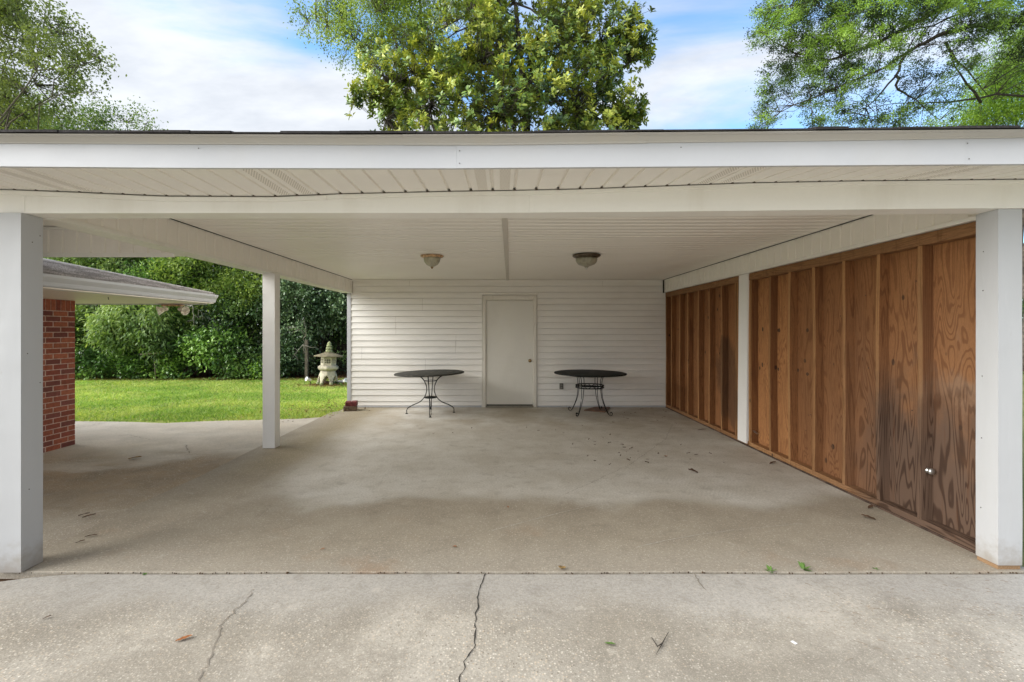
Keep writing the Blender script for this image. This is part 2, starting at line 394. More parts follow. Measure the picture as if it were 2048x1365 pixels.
# lawn base
ld=[(p.x,p.y-.0) for p in pe]
lawn_out=[(-24,7.95),(-9.5,7.95)]+[(p.x+.0,p.y-.02+.05*mnoise.noise(Vector((p.x*3,0,0)))) for p in pe[::-1]]+[(-3.03,8.95),(-3.03,12.),(-3.6,14.6),(-7,14.9),(-14,14.7),(-24,14.6)]
sheet('lawn',lawn_out,-.03,.05,M['turf'],0,kind='structure')
sheet('shrub_bed',[(-30,14.5),(-14,14.55),(-7,14.75),(-3.5,14.2),(4,14.2),(8,14.5),(8,30),(-30,30)],-.02,.05,M['mulch'],0,kind='structure')

# grass blades
def mesh_np(name, V, Fc, Cc, mat, parent=None, tri=3, **k):
    me=bpy.data.meshes.new(name)
    nv,nf=len(V),len(Fc)
    me.vertices.add(nv); me.vertices.foreach_set('co',np.asarray(V,dtype=np.float32).ravel())
    me.loops.add(nf*tri); me.loops.foreach_set('vertex_index',np.asarray(Fc,dtype=np.int32).ravel())
    me.polygons.add(nf); me.polygons.foreach_set('loop_start',np.arange(nf,dtype=np.int32)*tri)
    me.update(calc_edges=True)
    if Cc is not None:
        a=me.color_attributes.new('Col','FLOAT_COLOR','POINT')
        c4=np.ones((nv,4),dtype=np.float32); c4[:,:3]=Cc; a.data.foreach_set('color',c4.ravel())
    me.materials.append(mat); me.validate()
    o=bpy.data.objects.new(name,me); COL.objects.link(o)
    if parent: o.parent=parent
    return tag(o,**k)
def inpoly(px,py,poly):
    inside=np.zeros(len(px),bool); n=len(poly); j=n-1
    for i in range(n):
        xi,yi=poly[i]; xj,yj=poly[j]
        c=((yi>py)!=(yj>py))&(px<(xj-xi)*(py-yi)/(yj-yi+1e-12)+xi); inside^=c; j=i
    return inside
def grass():
    n=210000
    y=7.6+(RNG.random(n)**1.35)*7.4; x=-15.5+RNG.random(n)*12.6
    ok=inpoly(x,y,lawn_out); x=x[ok]; y=y[ok]
    # thin, patchy rim along the concrete and in the bed round the lantern
    dens=np.array([mnoise.noise(Vector((a*1.7,b*1.7,3.))) for a,b in zip(x,y)])
    rim=np.interp(y,[7.7,8.5],[.15,1.])
    lant=np.exp(-(((x+4.9)/.75)**2+((y-13.0)/.5)**2))
    keep=RNG.random(len(x))<np.clip(rim+dens*.8,0.05,1)*(1-.93*np.clip(lant*1.6,0,1)); x=x[keep]; y=y[keep]; dens=dens[keep]; n=len(x)
    h=.022+.036*RNG.random(n)*(1+.5*dens); w=.004+.005*RNG.random(n)+.0005*(y-7)
    a=RNG.random(n)*6.283; lean=RNG.normal(0,.95,(n,2))
    b=np.stack([x,y,np.full(n,-.03)],1); s=np.stack([np.cos(a)*w,np.sin(a)*w,np.zeros(n)],1)
    big=np.array([mnoise.noise(Vector((a*.45+2,b*.7,7.))) for a,b in zip(x,y)])
    tip=b+np.stack([lean[:,0]*h,lean[:,1]*h,h],1)
    V=np.stack([b-s,b+s,tip],1).reshape(-1,3); Fc=np.arange(3*n).reshape(-1,3)
    base=np.array([.34,.48,.10]); yel=np.array([.58,.64,.22]); drk=np.array([.13,.25,.045])
    t=np.clip(RNG.random(n)*1.1-.05+dens*.4,0,1)[:,None]
    c=np.where(t>.5,base+(yel-base)*(t-.5)*2,drk+(base-drk)*t*2)
    pat=np.array([mnoise.noise(Vector((a*.9+5,b*1.3,1.))) for a,b in zip(x,y)]); dead=(RNG.random(n)<.04+.30*np.clip(pat-.12,0,1))[:,None]; c=np.where(dead,np.array([.48,.40,.20]),c)*(1+.28*np.clip(big,-.6,.5))[:,None]; c=c*np.where((big<-.1)[:,None],np.array([.86,1.,.8]),1.)
    mesh_np('grass',V,Fc,np.repeat(c,3,0),M['grass'],kind='stuff',label='bright green mown lawn grass behind the carport',cat='grass')
grass()

# crack lines in the driveway: narrow dark grooves with jagged course
def crack(pts, w, name='crack', mat='dark', z=-.002, jag=.012, parent=None):
    P=[Vector((p.x,p.y,0)) for p in pts]; L=[]
    for i in range(len(P)-1):
        n=max(2,int((P[i+1]-P[i]).length/.02))
        for k in range(n):
            q=P[i].lerp(P[i+1],k/n); L.append(q)
    L.append(P[-1]); vs=[];fs=[]
    for i,q in enumerate(L):
        o=Vector((mnoise.noise(Vector((q.x*9,q.y*23,4)))*jag+random.uniform(-.3,.3)*jag,random.uniform(-.2,.2)*jag,0))
        ww=w*(.5+random.random())
        vs+= [(q.x+o.x-ww/2,q.y+o.y,z),(q.x+o.x+ww/2,q.y+o.y,z)]
    for i in range(len(L)-1): fs.append((2*i,2*i+1,2*i+3,2*i+2))
    m=MB(); m.add(vs,fs); return m.build(name,M[mat],parent)
def gp(x,y): Y=F*HC/(y-CY); return Vector(((x-CX)/F*Y,Y,0))
drv=bpy.data.objects['driveway']; pat=bpy.data.objects['patio']
slab=bpy.data.objects['carport_floor']; M['scratch']=plain('pale_scratch',(.52,.49,.43),.9)
crack([gp(1272,1096),gp(1330,1082),gp(1400,1070),gp(1480,1060),gp(1605,1048)],.010,'scratch','scratch',.003,.004,slab)
crack([gp(985,1062),gp(1060,1042),gp(1130,1024),gp(1200,1008)],.008,'scratch','scratch',.003,.004,slab)
M['hair']=plain('hairline_dark',(.20,.17,.13),.9)
crack([gp(1130,990),gp(1260,930),gp(1330,880),gp(1345,850)],.004,'hairline_crack','hair',.003,.02,slab)
M['crack_soft']=plain('old_crack_fill',(.25,.22,.18),.9)
crack([gp(972,1147),gp(958,1178),gp(953,1230),gp(950,1262),gp(946,1296),gp(930,1322),gp(920,1362),gp(905,1420)],.005,parent=drv)
crack([gp(508,1178),gp(485,1208),gp(442,1246),gp(432,1285),gp(405,1350),gp(395,1420)],.006,mat='crack_soft',jag=.025,parent=drv)
crack([gp(1386,1147),gp(1398,1165),gp(1412,1180)],.006,mat='crack_soft',parent=drv)
for pts in ([(360,905),(420,900),(520,892)],[(372,888),(378,905)],[(300,878),(255,868),(232,872)],[(152,855),(210,845)]):
    crack([gp(*p) for p in pts],.012,mat='crack_soft',z=-.010,jag=.03,parent=pat)

# ================================================================== CARPORT
cp=empty('carport',(0,0,0),label='white carport with vinyl ceiling, panelled beams and an unfinished plywood side wall',cat='carport')
YB=9.18; ZC=2.475; XL=-2.96; XR=3.095
YF0,YF1=2.93,3.07
z_bb=lerp_tab([(0,427),(1000,426),(1300,424),(1950,417),(2100,416)],YF0)
z_bt=lerp_tab([(-300,378),(20,381),(154,386),(328,394),(547,395),(677,390),(893,385),(1023,383),(1150,380.5),(1280,376),(1497,368),(1713,364),(2023,361),(2300,359)],YF0)
YE=2.42
z_fb=lerp_tab([(-300,332),(0,333),(340,336),(680,336.8),(910,337),(1300,334),(1700,331),(2048,328.5),(2400,326)],YE)
z_ft=lerp_tab([(-300,287),(0,288),(700,291),(1000,290.8),(1300,287),(1660,283),(2048,276.5),(2400,273)],YE)
YD=2.365
z_dt=lerp_tab([(-300,267.5),(0,268.5),(700,271),(1000,270),(1300,266.5),(1700,263),(2048,260.5),(2400,258)],YD)
XW0,XW1=-3.75,3.85

def strip(name, mat, segs, xs, parent, **k):
    """prism running along X whose section follows measured heights; segs: list of (y, zfunc)"""
    m=MB(); vs=[]; fs=[]; n=len(segs)
    for x in xs:
        for (y,zf) in segs: vs.append((x,y,zf(x)))
    for i in range(len(xs)-1):
        for j in range(n):
            fs.append((i*n+j,(i+1)*n+j,(i+1)*n+(j+1)%n,i*n+(j+1)%n))
    fs.append(tuple(range(n))); fs.append(tuple((len(xs)-1)*n+j for j in range(n-1,-1,-1)))
    m.add(vs,fs); return m.build(name,mat,parent,**k)
xs=np.linspace(-3.11,3.25,60)
jx=(1059-CX)/F*YF0                                       # joint in the beam wrap
def fb_part(x0,x1,dy):
    q=np.linspace(x0,x1,max(4,int((x1-x0)*10)))
    return strip('front_beam',M['vinyl'],[(YF0-dy,z_bb),(YF1,z_bb),(YF1,lambda x:ZC+.05),(YF0-dy,lambda x:z_bt(x)+.012)],q,cp)
fb=fb_part(-2.955,jx,0.0); fb2=fb_part(jx+.0005,3.246,.0012)
fb3=fb_part(-3.115,-2.9555,.0015)
# bead moulding under the soffit (J channel), stepped where two lengths meet
jj=(655-CX)/F*YF0
def bead(x0,x1,dz,h=.026):
    q=np.linspace(x0,x1,max(4,int((x1-x0)*12)))
    strip('j_channel',M['vinyl'],[(YF0-.014,lambda x:z_bt(x)-h-dz),(YF0-.0015,lambda x:z_bt(x)-h-dz),(YF0-.0015,lambda x:z_bt(x)-dz),(YF0-.014,lambda x:z_bt(x)-dz)],q,cp)
bead(-3.7,jj,0.004); bead(jj+.002,3.8,0.0)
# soffit: grooves run front to back
def sof_map(u,v,n):
    X=XW0+u; f=v/.505; y=YF0-.0155-v
    return (X,y,(z_bt(X)+.004)*(1-f)+(z_fb(X)+.006)*f-n)
sofm=grooved(sof_map,XW1-XW0,.49,.134,.018,.013,3,u0=.05)
sof=sofm.build('soffit',M['soffit'],cp)
# small dark gaps where each groove meets the channel
m=MB(); top=[]; u=.134-.05; q=[(XW0+.01,.0006)]
while u<XW1-XW0-.03:
    X=XW0+u-.007; q+=[(X-.012,.001),(X-.004,.010),(X+.004,.010),(X+.012,.001)]; u+=.134
q.append((XW1-.01,.002)); vs=[]
for X,h in q: z=z_bt(X); vs+=[(X,YF0-.0163,z-.002),(X,YF0-.0163,z+h)]
m.add(vs,[(2*i,2*i+2,2*i+3,2*i+1) for i in range(len(q)-1)]); m.build('groove_gap',plain('soffit_gap',(.10,.08,.06),.9),sof)
t=NT('perforated_vent'); c=t.coord(); xx,yy,zz=t.xyz(c)
row=t.math('FLOOR',t.math('DIVIDE',yy,.0125)); sh=t.math('MULTIPLY',t.math('MODULO',row,2.),.5)
fx=t.math('SUBTRACT',t.math('FRACT',t.math('ADD',t.math('DIVIDE',xx,.0145),sh)),.5); fy=t.math('SUBTRACT',t.math('FRACT',t.math('DIVIDE',yy,.0125)),.5)
rr=t.math('SQRT',t.math('ADD',t.math('MULTIPLY',fx,fx),t.math('MULTIPLY',fy,fy)))
M['vent']=t.done(t.bsdf(t.mix(t.ramp(rr,.34,.26),(.88,.84,.765),(.40,.37,.32)),.5,0,None,.3))
for xi in (35,510,955,1405,1840):
    X0=(xi-CX)/F*2.68; kk=round((X0-XW0+.05)/.134)
    for s2 in (0,1):
        Xa=XW0-.05+(kk+s2)*.134+.036; m=MB(); vs=[]
        for j2 in range(9):
            for xq in (Xa,Xa+.058):
                for dn in (-.0012,.0):
                    p=sof_map(xq-XW0,.012+.46*j2/8,0); vs.append((p[0],p[1],p[2]+dn))
        fs=[]
        for j2 in range(8): b=4*j2; fs+=[(b,b+4,b+6,b+2),(b+1,b+3,b+7,b+5),(b,b+1,b+5,b+4),(b+2,b+6,b+7,b+3)]
        m.add(vs,fs); m.build('vent_strip',M['vent'],sof)
# fascia in lengths with visible joints
def fas(x0,x1,dy):
    q=np.linspace(x0,x1,max(4,int((x1-x0)*8)))
    return strip('fascia',M['alum'],[(YE-dy,z_fb),(YE+.02,z_fb),(YE+.02,z_ft),(YE-dy,z_ft)],q,cp)
j1=(913-CX)/F*YE; j2=(1930-CX)/F*YE
fas(XW0,j1,0); fas(j1+.0006,j2,.0015); fas(j2+.0006,XW1,.0003)
for xi,yi in ((919,302),(919,327),(1935,287),(1938,318),(397,297),(1362,295)):
    p=at(xi,yi,YE-.003); MB().lathe([(.003,0),(.0025,.0015)],8,(p.x,p.y,p.z),Matrix.Rotation(R(90),3,'X')).build('nail_head',M['outlet'],cp)
# crown-shaped drip edge
def drp(x0,x1,dy,dz=0):
    q=np.linspace(x0,x1,max(4,int((x1-x0)*8)))
    segs=[(YE+.02,lambda x:z_ft(x)+.0005),(YE-.006-dy,lambda x:z_ft(x)+.0005-dz),(YE-.008-dy,lambda x:z_ft(x)+.006),(YE-.018-dy,lambda x:z_ft(x)*.55+z_dt(x)*.45),(YE-.034-dy,lambda x:z_ft(x)*.22+z_dt(x)*.78),(YD-.006-dy,lambda x:z_dt(x)-.005),(YD-.008-dy,z_dt),(YE+.02,z_dt)]
    return strip('drip_edge',M['drip'],segs,q,cp)
d1=(805-CX)/F*YD; d2=(1299-CX)/F*YD
drp(XW0,d1,0); drp(d1+.001,d2,.003,.002); drp(d2+.001,XW1,.0015)
# shingle starter edge: uneven tabs
m=MB(); x=XW0
while x<XW1:
    w=random.uniform(.16,.34); h=.006+random.random()*.008; o=random.uniform(0,.012)
    x1=min(x+w,XW1); z=z_dt((x+x1)/2)
    m.add([(x,YD-.016-o,z_dt(x)+.0008),(x1-.002,YD-.016-o,z_dt(x1)+.0008),(x1-.002,YD-.016-o,z_dt(x1)+h),(x,YD-.016-o,z_dt(x)+h),
           (x,YD+.4,z_dt(x)+.0008+.10),(x1-.002,YD+.4,z_dt(x1)+.0008+.10),(x1-.002,YD+.4,z_dt(x1)+h+.12),(x,YD+.4,z_dt(x)+h+.12)],
          [(0,1,2,3),(3,2,6,7),(0,3,7,4),(1,5,6,2),(0,4,5,1),(4,7,6,5)])
    x=x1
YRID,ZRID=7.0,4.0
m.add([(XW0,YD+.38,2.62),(XW1,YD+.38,2.64),(XW1,YRID,ZRID),(XW0,YRID,ZRID),(XW0,11.8,2.55),(XW1,11.8,2.55)],[(0,1,2,3),(3,2,5,4)])
m.add([(XW0,YD+.38,2.58),(XW1,YD+.38,2.60),(XW1,YRID,ZRID-.06),(XW0,YRID,ZRID-.06),(XW0,11.8,2.51),(XW1,11.8,2.51)],[(3,2,1,0),(4,5,2,3)])
m.build('roof',M['shingle_dark'],cp)
# gable ends and the closed store room behind the rear wall
for X in (-3.10,3.262):
    m=MB(); m.add([(X+d,y,z) for d in (0,.02) for y,z in ((3.0,2.53),(11.5,2.5),(11.5,2.52),(YRID,3.85),(3.0,2.60))],[(0,1,2,3,4),(9,8,7,6,5)]+[(i,i+5,(i+1)%5+5,(i+1)%5) for i in range(5)])
    m.build('gable_wall',M['siding'],cp)
MB().box(-2.995,3.26,9.33,11.45,-.02,2.49).build('store_room',M['siding'],cp)

# ceiling: panels run along X, grooves repeat with depth; slight sag
def ceil_map(x0):
    def f(u,v,n):
        X=x0+v; Y=YF1+u
        s=.010*mnoise.noise(Vector((X*.55,Y*2.3,1.7)))+.016*mnoise.noise(Vector((X*.4,Y*.55,8.)))*(1 if X>0 else .6)
        edge=min(1.,(YB-Y)/.5)*min(1.,max(0.,(X+2.9)/.4))*min(1.,max(0.,(3.16-X)/.4))
        return (X,Y,ZC+s*edge-n)
    return f
mc=grooved(ceil_map(-2.93),YB-YF1+.03,6.13,.134,.052,.030,36,u0=.03,bev=.047)
ceil=mc.build('ceiling',M['ceil'],cp)
m=MB(); vs=[];n=30                                       # joint strip
for i in range(n+1):
    f=i/n; Y=4.0+(YB-.01-4.0)*f if False else YF1+.01+(YB-.012-YF1)*f; Xc=.0+.085*(Y-4.16)/5.0; z=ceil_map(-2.93)(Y-YF1,Xc+2.93,0)[2]-.004
    vs+=[(Xc,Y,z-.008),(Xc+.048,Y,z-.008),(Xc+.052,Y,z+.012),(Xc-.004,Y,z+.012)]
fs=[]
for i in range(n):
    for j in range(4): fs.append((i*4+j,i*4+(j+1)%4,(i+1)*4+(j+1)%4,(i+1)*4+j))
m.add(vs,fs); m.build('joint_strip',vinyl('aged_strip',(.62,.585,.53)),ceil)

# side beams: panelled inner and outer faces, plain channel below
def side_beam(X_in, X_out, y0, y1, zb, name):
    b=MB(); s=1 if X_out>X_in else -1
    b.box(min(X_in+s*.014,X_out),max(X_in+s*.014,X_out),y0,y1,zb+.03,ZC-.004)
    o=b.build(name,M['vinyl'],cp)
    g=grooved(lambda u,v,n:(X_in-s*0+s*(-n),y0+u,zb+.032+v),y1-y0,ZC-.006-zb-.034,.134,.024,.012,1,u0=.02,bev=.012)
    g.build('panelling',M['soffit'],o)
    c=MB(); c.box(min(X_in-s*.006,X_out+s*.004),max(X_in-s*.006,X_out+s*.004),y0,y1,zb,zb+.0315)
    c.build('channel',M['vinyl'],o,.003)
    return o
side_beam(-2.905,-3.085,YF1+.001,YB-.02,2.215,'side_beam')
side_beam(3.135,3.252,YF1+.001,YB-.02,2.225,'side_beam')
# thin black shadow gap between ceiling and beams
for a,b in ((-2.9035,-2.897),(3.127,3.1335)): MB().box(a,b,YF1,YB-.03,ZC-.0065,ZC-.001).build('shadow_gap',M['dark'],cp)
# header of the covered walk between carport and house
hb=MB().box(-5.6,-3.092,4.475,4.62,2.215,2.50).build('walkway_beam',M['vinyl'],cp)
grooved(lambda u,v,n:(-5.6+u,4.46+(-n),2.225+v),2.505,.215,.134,.024,.012,1,bev=.012).build('panelling',M['soffit'],hb)
MB().box(-5.6,-3.092,4.452,4.474,2.185,2.224).build('channel',M['vinyl'],hb,.003)
MB().box(-5.6,-3.092,4.449,4.474,2.441,2.47).build('channel',M['vinyl'],hb,.003)
MB().box(-5.6,-3.092,3.05,4.448,2.475,2.50).build('walkway_ceiling',M['ceil'],cp)
MB().box(-5.6,-3.118,2.95,3.05,2.24,2.50).build('walkway_beam',M['vinyl'],cp)
MB().box(-5.6,-3.76,2.8,4.9,2.52,2.56).build('walkway_roof',M['shingle_dark'],cp)

# posts: folded sheet cladding with faint dents
def post(x0,x1,y0,y1,z0,zt,lean=(0,0),**k):
    m=MB(); n=26; vs=[]; fs=[]; q=10
    cs=[]
    for i in range(q): cs.append((x0+(x1-x0)*i/q,y0))
    for i in range(q): cs.append((x1,y0+(y1-y0)*i/q))
    for i in range(q): cs.append((x1-(x1-x0)*i/q,y1))
    for i in range(q): cs.append((x0,y1-(y1-y0)*i/q))
    N=len(cs)
    for j in range(n+1):
        f=j/n; z=z0+(zt-z0)*f
        for (a,b) in cs:
            d=.0016*mnoise.noise(Vector((a*9+x0,b*9,z*2.2)))+.004*max(0,mnoise.noise(Vector((a*5,b*5+3,z*1.4)))-.25)
            cxm,cym=(x0+x1)/2,(y0+y1)/2; vx,vy=(a-cxm),(b-cym); l=math.hypot(vx,vy)
            vs.append((a-vx/l*d+lean[0]*f,b-vy/l*d+lean[1]*f,z))
    for j in range(n):
        for i in range(N): fs.append((j*N+i,j*N+(i+1)%N,(j+1)*N+(i+1)%N,(j+1)*N+i))
    m.add(vs,fs); m.add([vs[i] for i in range(N)],[tuple(range(N-1,-1,-1))])
    return m.build('post',k.pop('mat',M['post']),cp,**k)
p1=post(-3.11,XL,2.91,3.05,.004,z_bb(-3.0)-.002)
p2=post(XR,3.245,2.95,3.09,.028,z_bb(3.15)-.001)
MB().box(XR+.004,3.24,2.957,3.086,.001,.027).build('base_block',M['plate_pale'],p2)
M['post_in_lift']=vinyl('light_lifted_post_cladding',(.84,.83,.80),rough=.4,amt=.14,streak=(4,4,.8))  # paler copy of the post cladding; missing light under the roof put into colour
p3=post(-3.03,-2.876,5.985,6.125,.003,2.214,mat=M['post_in_lift'])
p4=post(3.15,3.25,6.10,6.325,.034,2.223,(-.004,-.045),mat=M['post_in_lift'])
m=MB()
for (x,y,z) in ((XL+.001,2.96,.5),(XL+.001,3.03,1.16),(XL+.001,2.98,2.05),(XL+.001,3.03,2.1),(XL+.001,2.95,1.35)):
    MB().lathe([(.004,0),(.003,.0015)],8,(x,y,z),Matrix.Rotation(R(90),3,'Y')).build('nail_head',M['outlet'],p1)
for z in (.35,.8,1.2,1.75,2.0): MB().lathe([(.004,0),(.003,.0015)],8,(XR-.001,3.06-.01*z,z),Matrix.Rotation(R(-90),3,'Y')).build('nail_head',M['outlet'],p2)

# rear wall: lapped vinyl siding
rw=MB().box(-2.99,3.255,YB+.022,9.32,0,ZC+.1).build('rear_wall',M['siding'],cp)
DX0,DX1,DZT=-.379,.671,2.168
def siding(x0,x1,zlo,zhi,pitch=.1175):
    m=MB(); z=zlo; k0=int(zlo/pitch)
    zz=k0*pitch
    nx=max(2,int((x1-x0)/.25))
    while zz<zhi-1e-4:
        za=max(zz,zlo); zb=min(zz+pitch,zhi)
        prof=[(za,.0+.018*(1-(za-zz)/pitch)),(za+.006,.0195),(za+(zb-za)*.55,.0105),(zb-.006,.005),(zb-.006,-.010),(zb-.0005,-.010)]
        if za==zz: prof.insert(0,(za,.002))
        vs=[];fs=[]
        for i in range(nx+1):
            X=x0+(x1-x0)*i/nx
            w=.0018*mnoise.noise(Vector((X*.9,zz*7,2.)))
            for (pz,pn) in prof: vs.append((X,YB-pn-w,pz+.002*mnoise.noise(Vector((X*.5,zz*3,9.)))))
        n=len(prof)
        for i in range(nx):
            for j in range(n-1): fs.append((i*n+j,(i+1)*n+j,(i+1)*n+j+1,i*n+j+1))
        m.add(vs,fs); zz+=pitch
    return m
s=siding(-2.925,DX0-.012,.035,ZC-.02); b2=siding(DX1+.012,3.252,.035,ZC-.02); b3=siding(DX0-.012,DX1+.012,DZT+.012,ZC-.02)
for q in (b2,b3): s.add(q.v,q.f)
sd=s.build('siding',M['siding'],rw)

m=MB(); m.box(-3.0,-2.925,YB-.024,YB+.05,.01,2.215); m.box(-3.0,-2.985,YB-.02,YB+.16,.01,2.215)
m.build('corner_trim',M['alum'],rw,.004)
m=MB(); m.box(-2.924,DX0-.02,YB-.016,YB-.001,.004,.034); m.box(DX1+.02,3.2,YB-.016,YB-.001,.004,.034)
m.build('starter_strip',M['alum'],rw)
MB().box(-2.89,3.12,YB-.022,YB-.002,ZC-.026,ZC-.002).build('top_trim',M['siding'],rw,.003)
# lap joints between siding lengths
M['lapj']=plain('lap_joint_line',(.50,.47,.42),.8)  # darker line along each lap
for xi,yi in ((792,665),(791,653),(912,683),(911,694),(724,713),(851,731),(819,563),(845,615),(1205,567)):
    p=at(xi,yi,YB); k0=int((p.z-.04)/.1175)*.1175; q=[]
    for kk in (0,1):
        zz=k0+kk*.1175; q+=[(zz+.001,.0185),(zz+.006,.0203),(zz+.0646,.0113),(zz+.110,.0058)]
    m=MB(); m.add([(p.x+dx,YB-n_-.0006,z_) for z_,n_ in q for dx in (-.0018,.0018)],[(2*i2,2*i2+1,2*i2+3,2*i2+2) for i2 in range(len(q)-1)]); m.build('lap_joint',M['lapj'],sd)
# door
dl=MB().box(-.302,.596,YB-.010,YB+.02,.057,2.066).build('door',M['door'],cp,.003)
m=MB(); m.box(DX0,-.318,YB-.034,YB+.01,.004,DZT); m.box(.610,DX1,YB-.034,YB+.01,.004,DZT); m.box(-.3178,.6098,YB-.0335,YB+.01,2.086,DZT)
m.box(-.3178,-.306,YB-.022,YB+.01,.03,2.0855); m.box(.600,.6098,YB-.022,YB+.01,.03,2.0855); m.box(-.3058,.5998,YB-.0215,YB+.01,2.072,2.0855)
m.build('door_frame',M['frame'],dl,.004)
MB().box(-.316,.608,YB-.040,YB+.01,.004,.036).build('threshold',plain('worn_threshold',(.30,.28,.24),.7,.2),dl,.004)
MB().box(-.30,.594,YB-.006,YB+.01,.037,.0565).build('door_gap',M['dark'],dl)
k=MB(); kc=(.542,YB-.0105,.905); Mr=Matrix.Rotation(R(90),3,'X')
k.lathe([(.033,0),(.033,.004),(.026,.010),(.011,.012),(.010,.030),(.018,.036),(.026,.046),(.027,.056),(.020,.064),(.006,.067)],24,kc,Mr)
k.build('door_knob',M['brass'],dl)
MB().box(-2.893,-2.886,YB-.026,YB-.022,2.215,ZC-.03).build('seam_gap',plain('brown_seam',(.25,.19,.12),.8),rw)
MB().box(3.112,3.128,YB-.05,YB-.026,2.215,ZC-.01).build('corner_gap',M['dark'],rw)

# stud wall on the right
sw=MB().box(3.165+.089+.0135,3.165+.089+.03,3.092,YB,0,2.5).build('stud_wall',M['siding'],cp)
XS=3.165; XP=XS+.089; ZP0=.018; ZP1=.066; ZT0=2.135; ZT1=2.224
ys0,ys1=3.092,YB-.03
b=[ys0,4.10,5.32,6.54,7.76,8.98,ys1]
for i in range(len(b)-1):
    MB().box(XP,XP+.0125,b[i]+.0015,b[i+1]-.0015,ZP0,2.25).build('sheathing',M['ply'],sw)
m=MB(); Y=3.564
def stud(y,w=.038,dx=0.):
    m=MB(); n=8; vs=[]; fs=[]; bow=random.uniform(-.014,.014)
    for j in range(n+1):
        f=j/n; z=ZP1+.0005+(ZT0-.001-ZP1)*f; d=bow*math.sin(f*math.pi)
        for (a,c) in ((XS+dx+.004*mnoise.noise(Vector((y*3,z*2.2,1))),y+d),(XP-.0005,y+d),(XP-.0005,y+w+d),(XS+dx+.004*mnoise.noise(Vector((y*3,z*2.2,1))),y+w+d)): vs.append((a,c,z))
    for j in range(n):
        for i in range(4): fs.append((j*4+i,j*4+(i+1)%4,(j+1)*4+(i+1)%4,(j+1)*4+i))
    m.add(vs,fs); o=m.build('stud',M['stud'],sw); o.data.materials.append(M['stud_edge_lit'])
    for p in o.data.polygons:
        if p.normal.x<-.9: p.material_index=1  # edge faces toward the open side take the painted light
    return o
studs=[]
for i in range(14):
    studs.append(stud(3.564+.406*i+random.uniform(-.018,.018),.038+random.uniform(-.003,.004),random.uniform(0,.008)))
stud(6.03); stud(6.335); stud(ys1-.04)
MB().box(XS+.001,XP-.0005,ys0,6.06,ZP0,ZP1).build('bottom_plate',M['plate'],sw,.003)
MB().box(XS+.003,XP-.0005,6.062,ys1,ZP0,ZP1).build('bottom_plate',M['plate'],sw,.003)
MB().box(XS-.004,XP+.008,ys0,ys1,.0015,ZP0-.001).build('sill',plain('dark_damp_sill',(.075,.045,.03),.85,0,.5,9.),sw)
MB().box(XS-.003,XP-.0005,ys0,ys1,ZT0,ZT1-.002).build('top_plate',M['plate'],sw,.003)
M['knot']=plain('plywood_knot_patch',(.085,.04,.018),.8,0,.4,30.)
for xi,yi in ((1525.6,659),(1557,661),(1615,661),(1553,716),(1525,730),(1557,739),(1610,722),(1596,741),(1615,748.6),(1666,894)):
    Y=XP*F/(xi-CX); z=HC+(CY-yi)/F*Y; m=MB(); w_=random.uniform(.016,.024); h_=random.uniform(.018,.032)
    m.add([(XP-.0015,Y+w_*math.cos(a),z+h_*math.sin(a)) for a in np.linspace(0,6.283,17)[:-1]],[tuple(range(16))]); m.build('knot_patch',M['knot'],sw)
m_=plain('rusty_nail',(.05,.03,.02),.7)
for i in range(26):
    Y=random.choice([3.564+.406*k for k in range(8)])+random.uniform(.07,.30); z=random.uniform(.25,2.0); MB().lathe([(.006,0),(.004,.002)],8,(XP-.0002,Y,z),Matrix.Rotation(R(-90),3,'Y')).build('nail_head',m_,sw)
# cross blocks nailed to a stud
MB().box(XS+.03,XP-.001,5.60,5.617,1.20,1.235).build('block',M['stud'],sw)
# outer siding of that wall


# ================================================================== FITTINGS
def ceil_light(loc, label, rim_mat, glass, r, kind):
    o=empty('ceiling_light',loc,label=label,cat='light',group='dome lights on the carport ceiling')
    m=MB()
    if kind=='rusty':
        m.lathe([(r*.55,0),(r,-.004),(r*1.02,-.010),(r*.9,-.022),(r*.72,-.030)],36).build('rim',rim_mat,o)
        m=MB(); m.lathe([(r*.73,-.026),(r*.73,-.05),(r*.66,-.085),(r*.50,-.118),(r*.28,-.138),(r*.1,-.148)],36).build('glass_shade',glass,o)
        m=MB(); m.lathe([(.020,-.146),(.020,-.154),(.008,-.160),(.011,-.167),(.004,-.174)],16).build('finial',M['brass'],o)
    else:
        m.lathe([(r*.9,0),(r,-.006),(r*1.02,-.016),(r*.93,-.030),(r*.80,-.040),(r*.76,-.052)],36).build('rim',rim_mat,o)
        m=MB(); m.lathe([(r*.765,-.046),(r*.775,-.07),(r*.72,-.10),(r*.58,-.126),(r*.34,-.142),(r*.18,-.152),(r*.11,-.166)],36).build('glass_shade',glass,o)
        m=MB(); m.lathe([(.014,-.164),(.016,-.172),(.008,-.178),(.012,-.185),(.003,-.192)],16).build('finial',M['chrome'],o)
    return o
p=at(864,511,6.19); ceil_light((p.x,6.19,ZC-.004),'rust-stained white rimmed dome light on the left half of the ceiling',M['rust'],M['glass_shade'],.150,'rusty')
p=at(1173,509,6.10); ceil_light((p.x,6.10,ZC-.006),'dark bronze rimmed dome light on the right half of the ceiling',M['nickel'],M['glass_shade_dark'],.178,'dark')

ou=empty('electrical_outlet',(1.15,YB-.02,.41),label='small grey outlet cover on the siding right of the door',cat='outlet')
MB().cbox((0,-.006,0),(.074,.012,.116)).build('cover_plate',M['outlet'],ou,.003)
for z in (-.026,.026):
    MB().cbox((0,-.0145,z),(.036,.005,.03)).build('socket',plain('socket_face',(.22,.21,.19),.5),ou,.004)

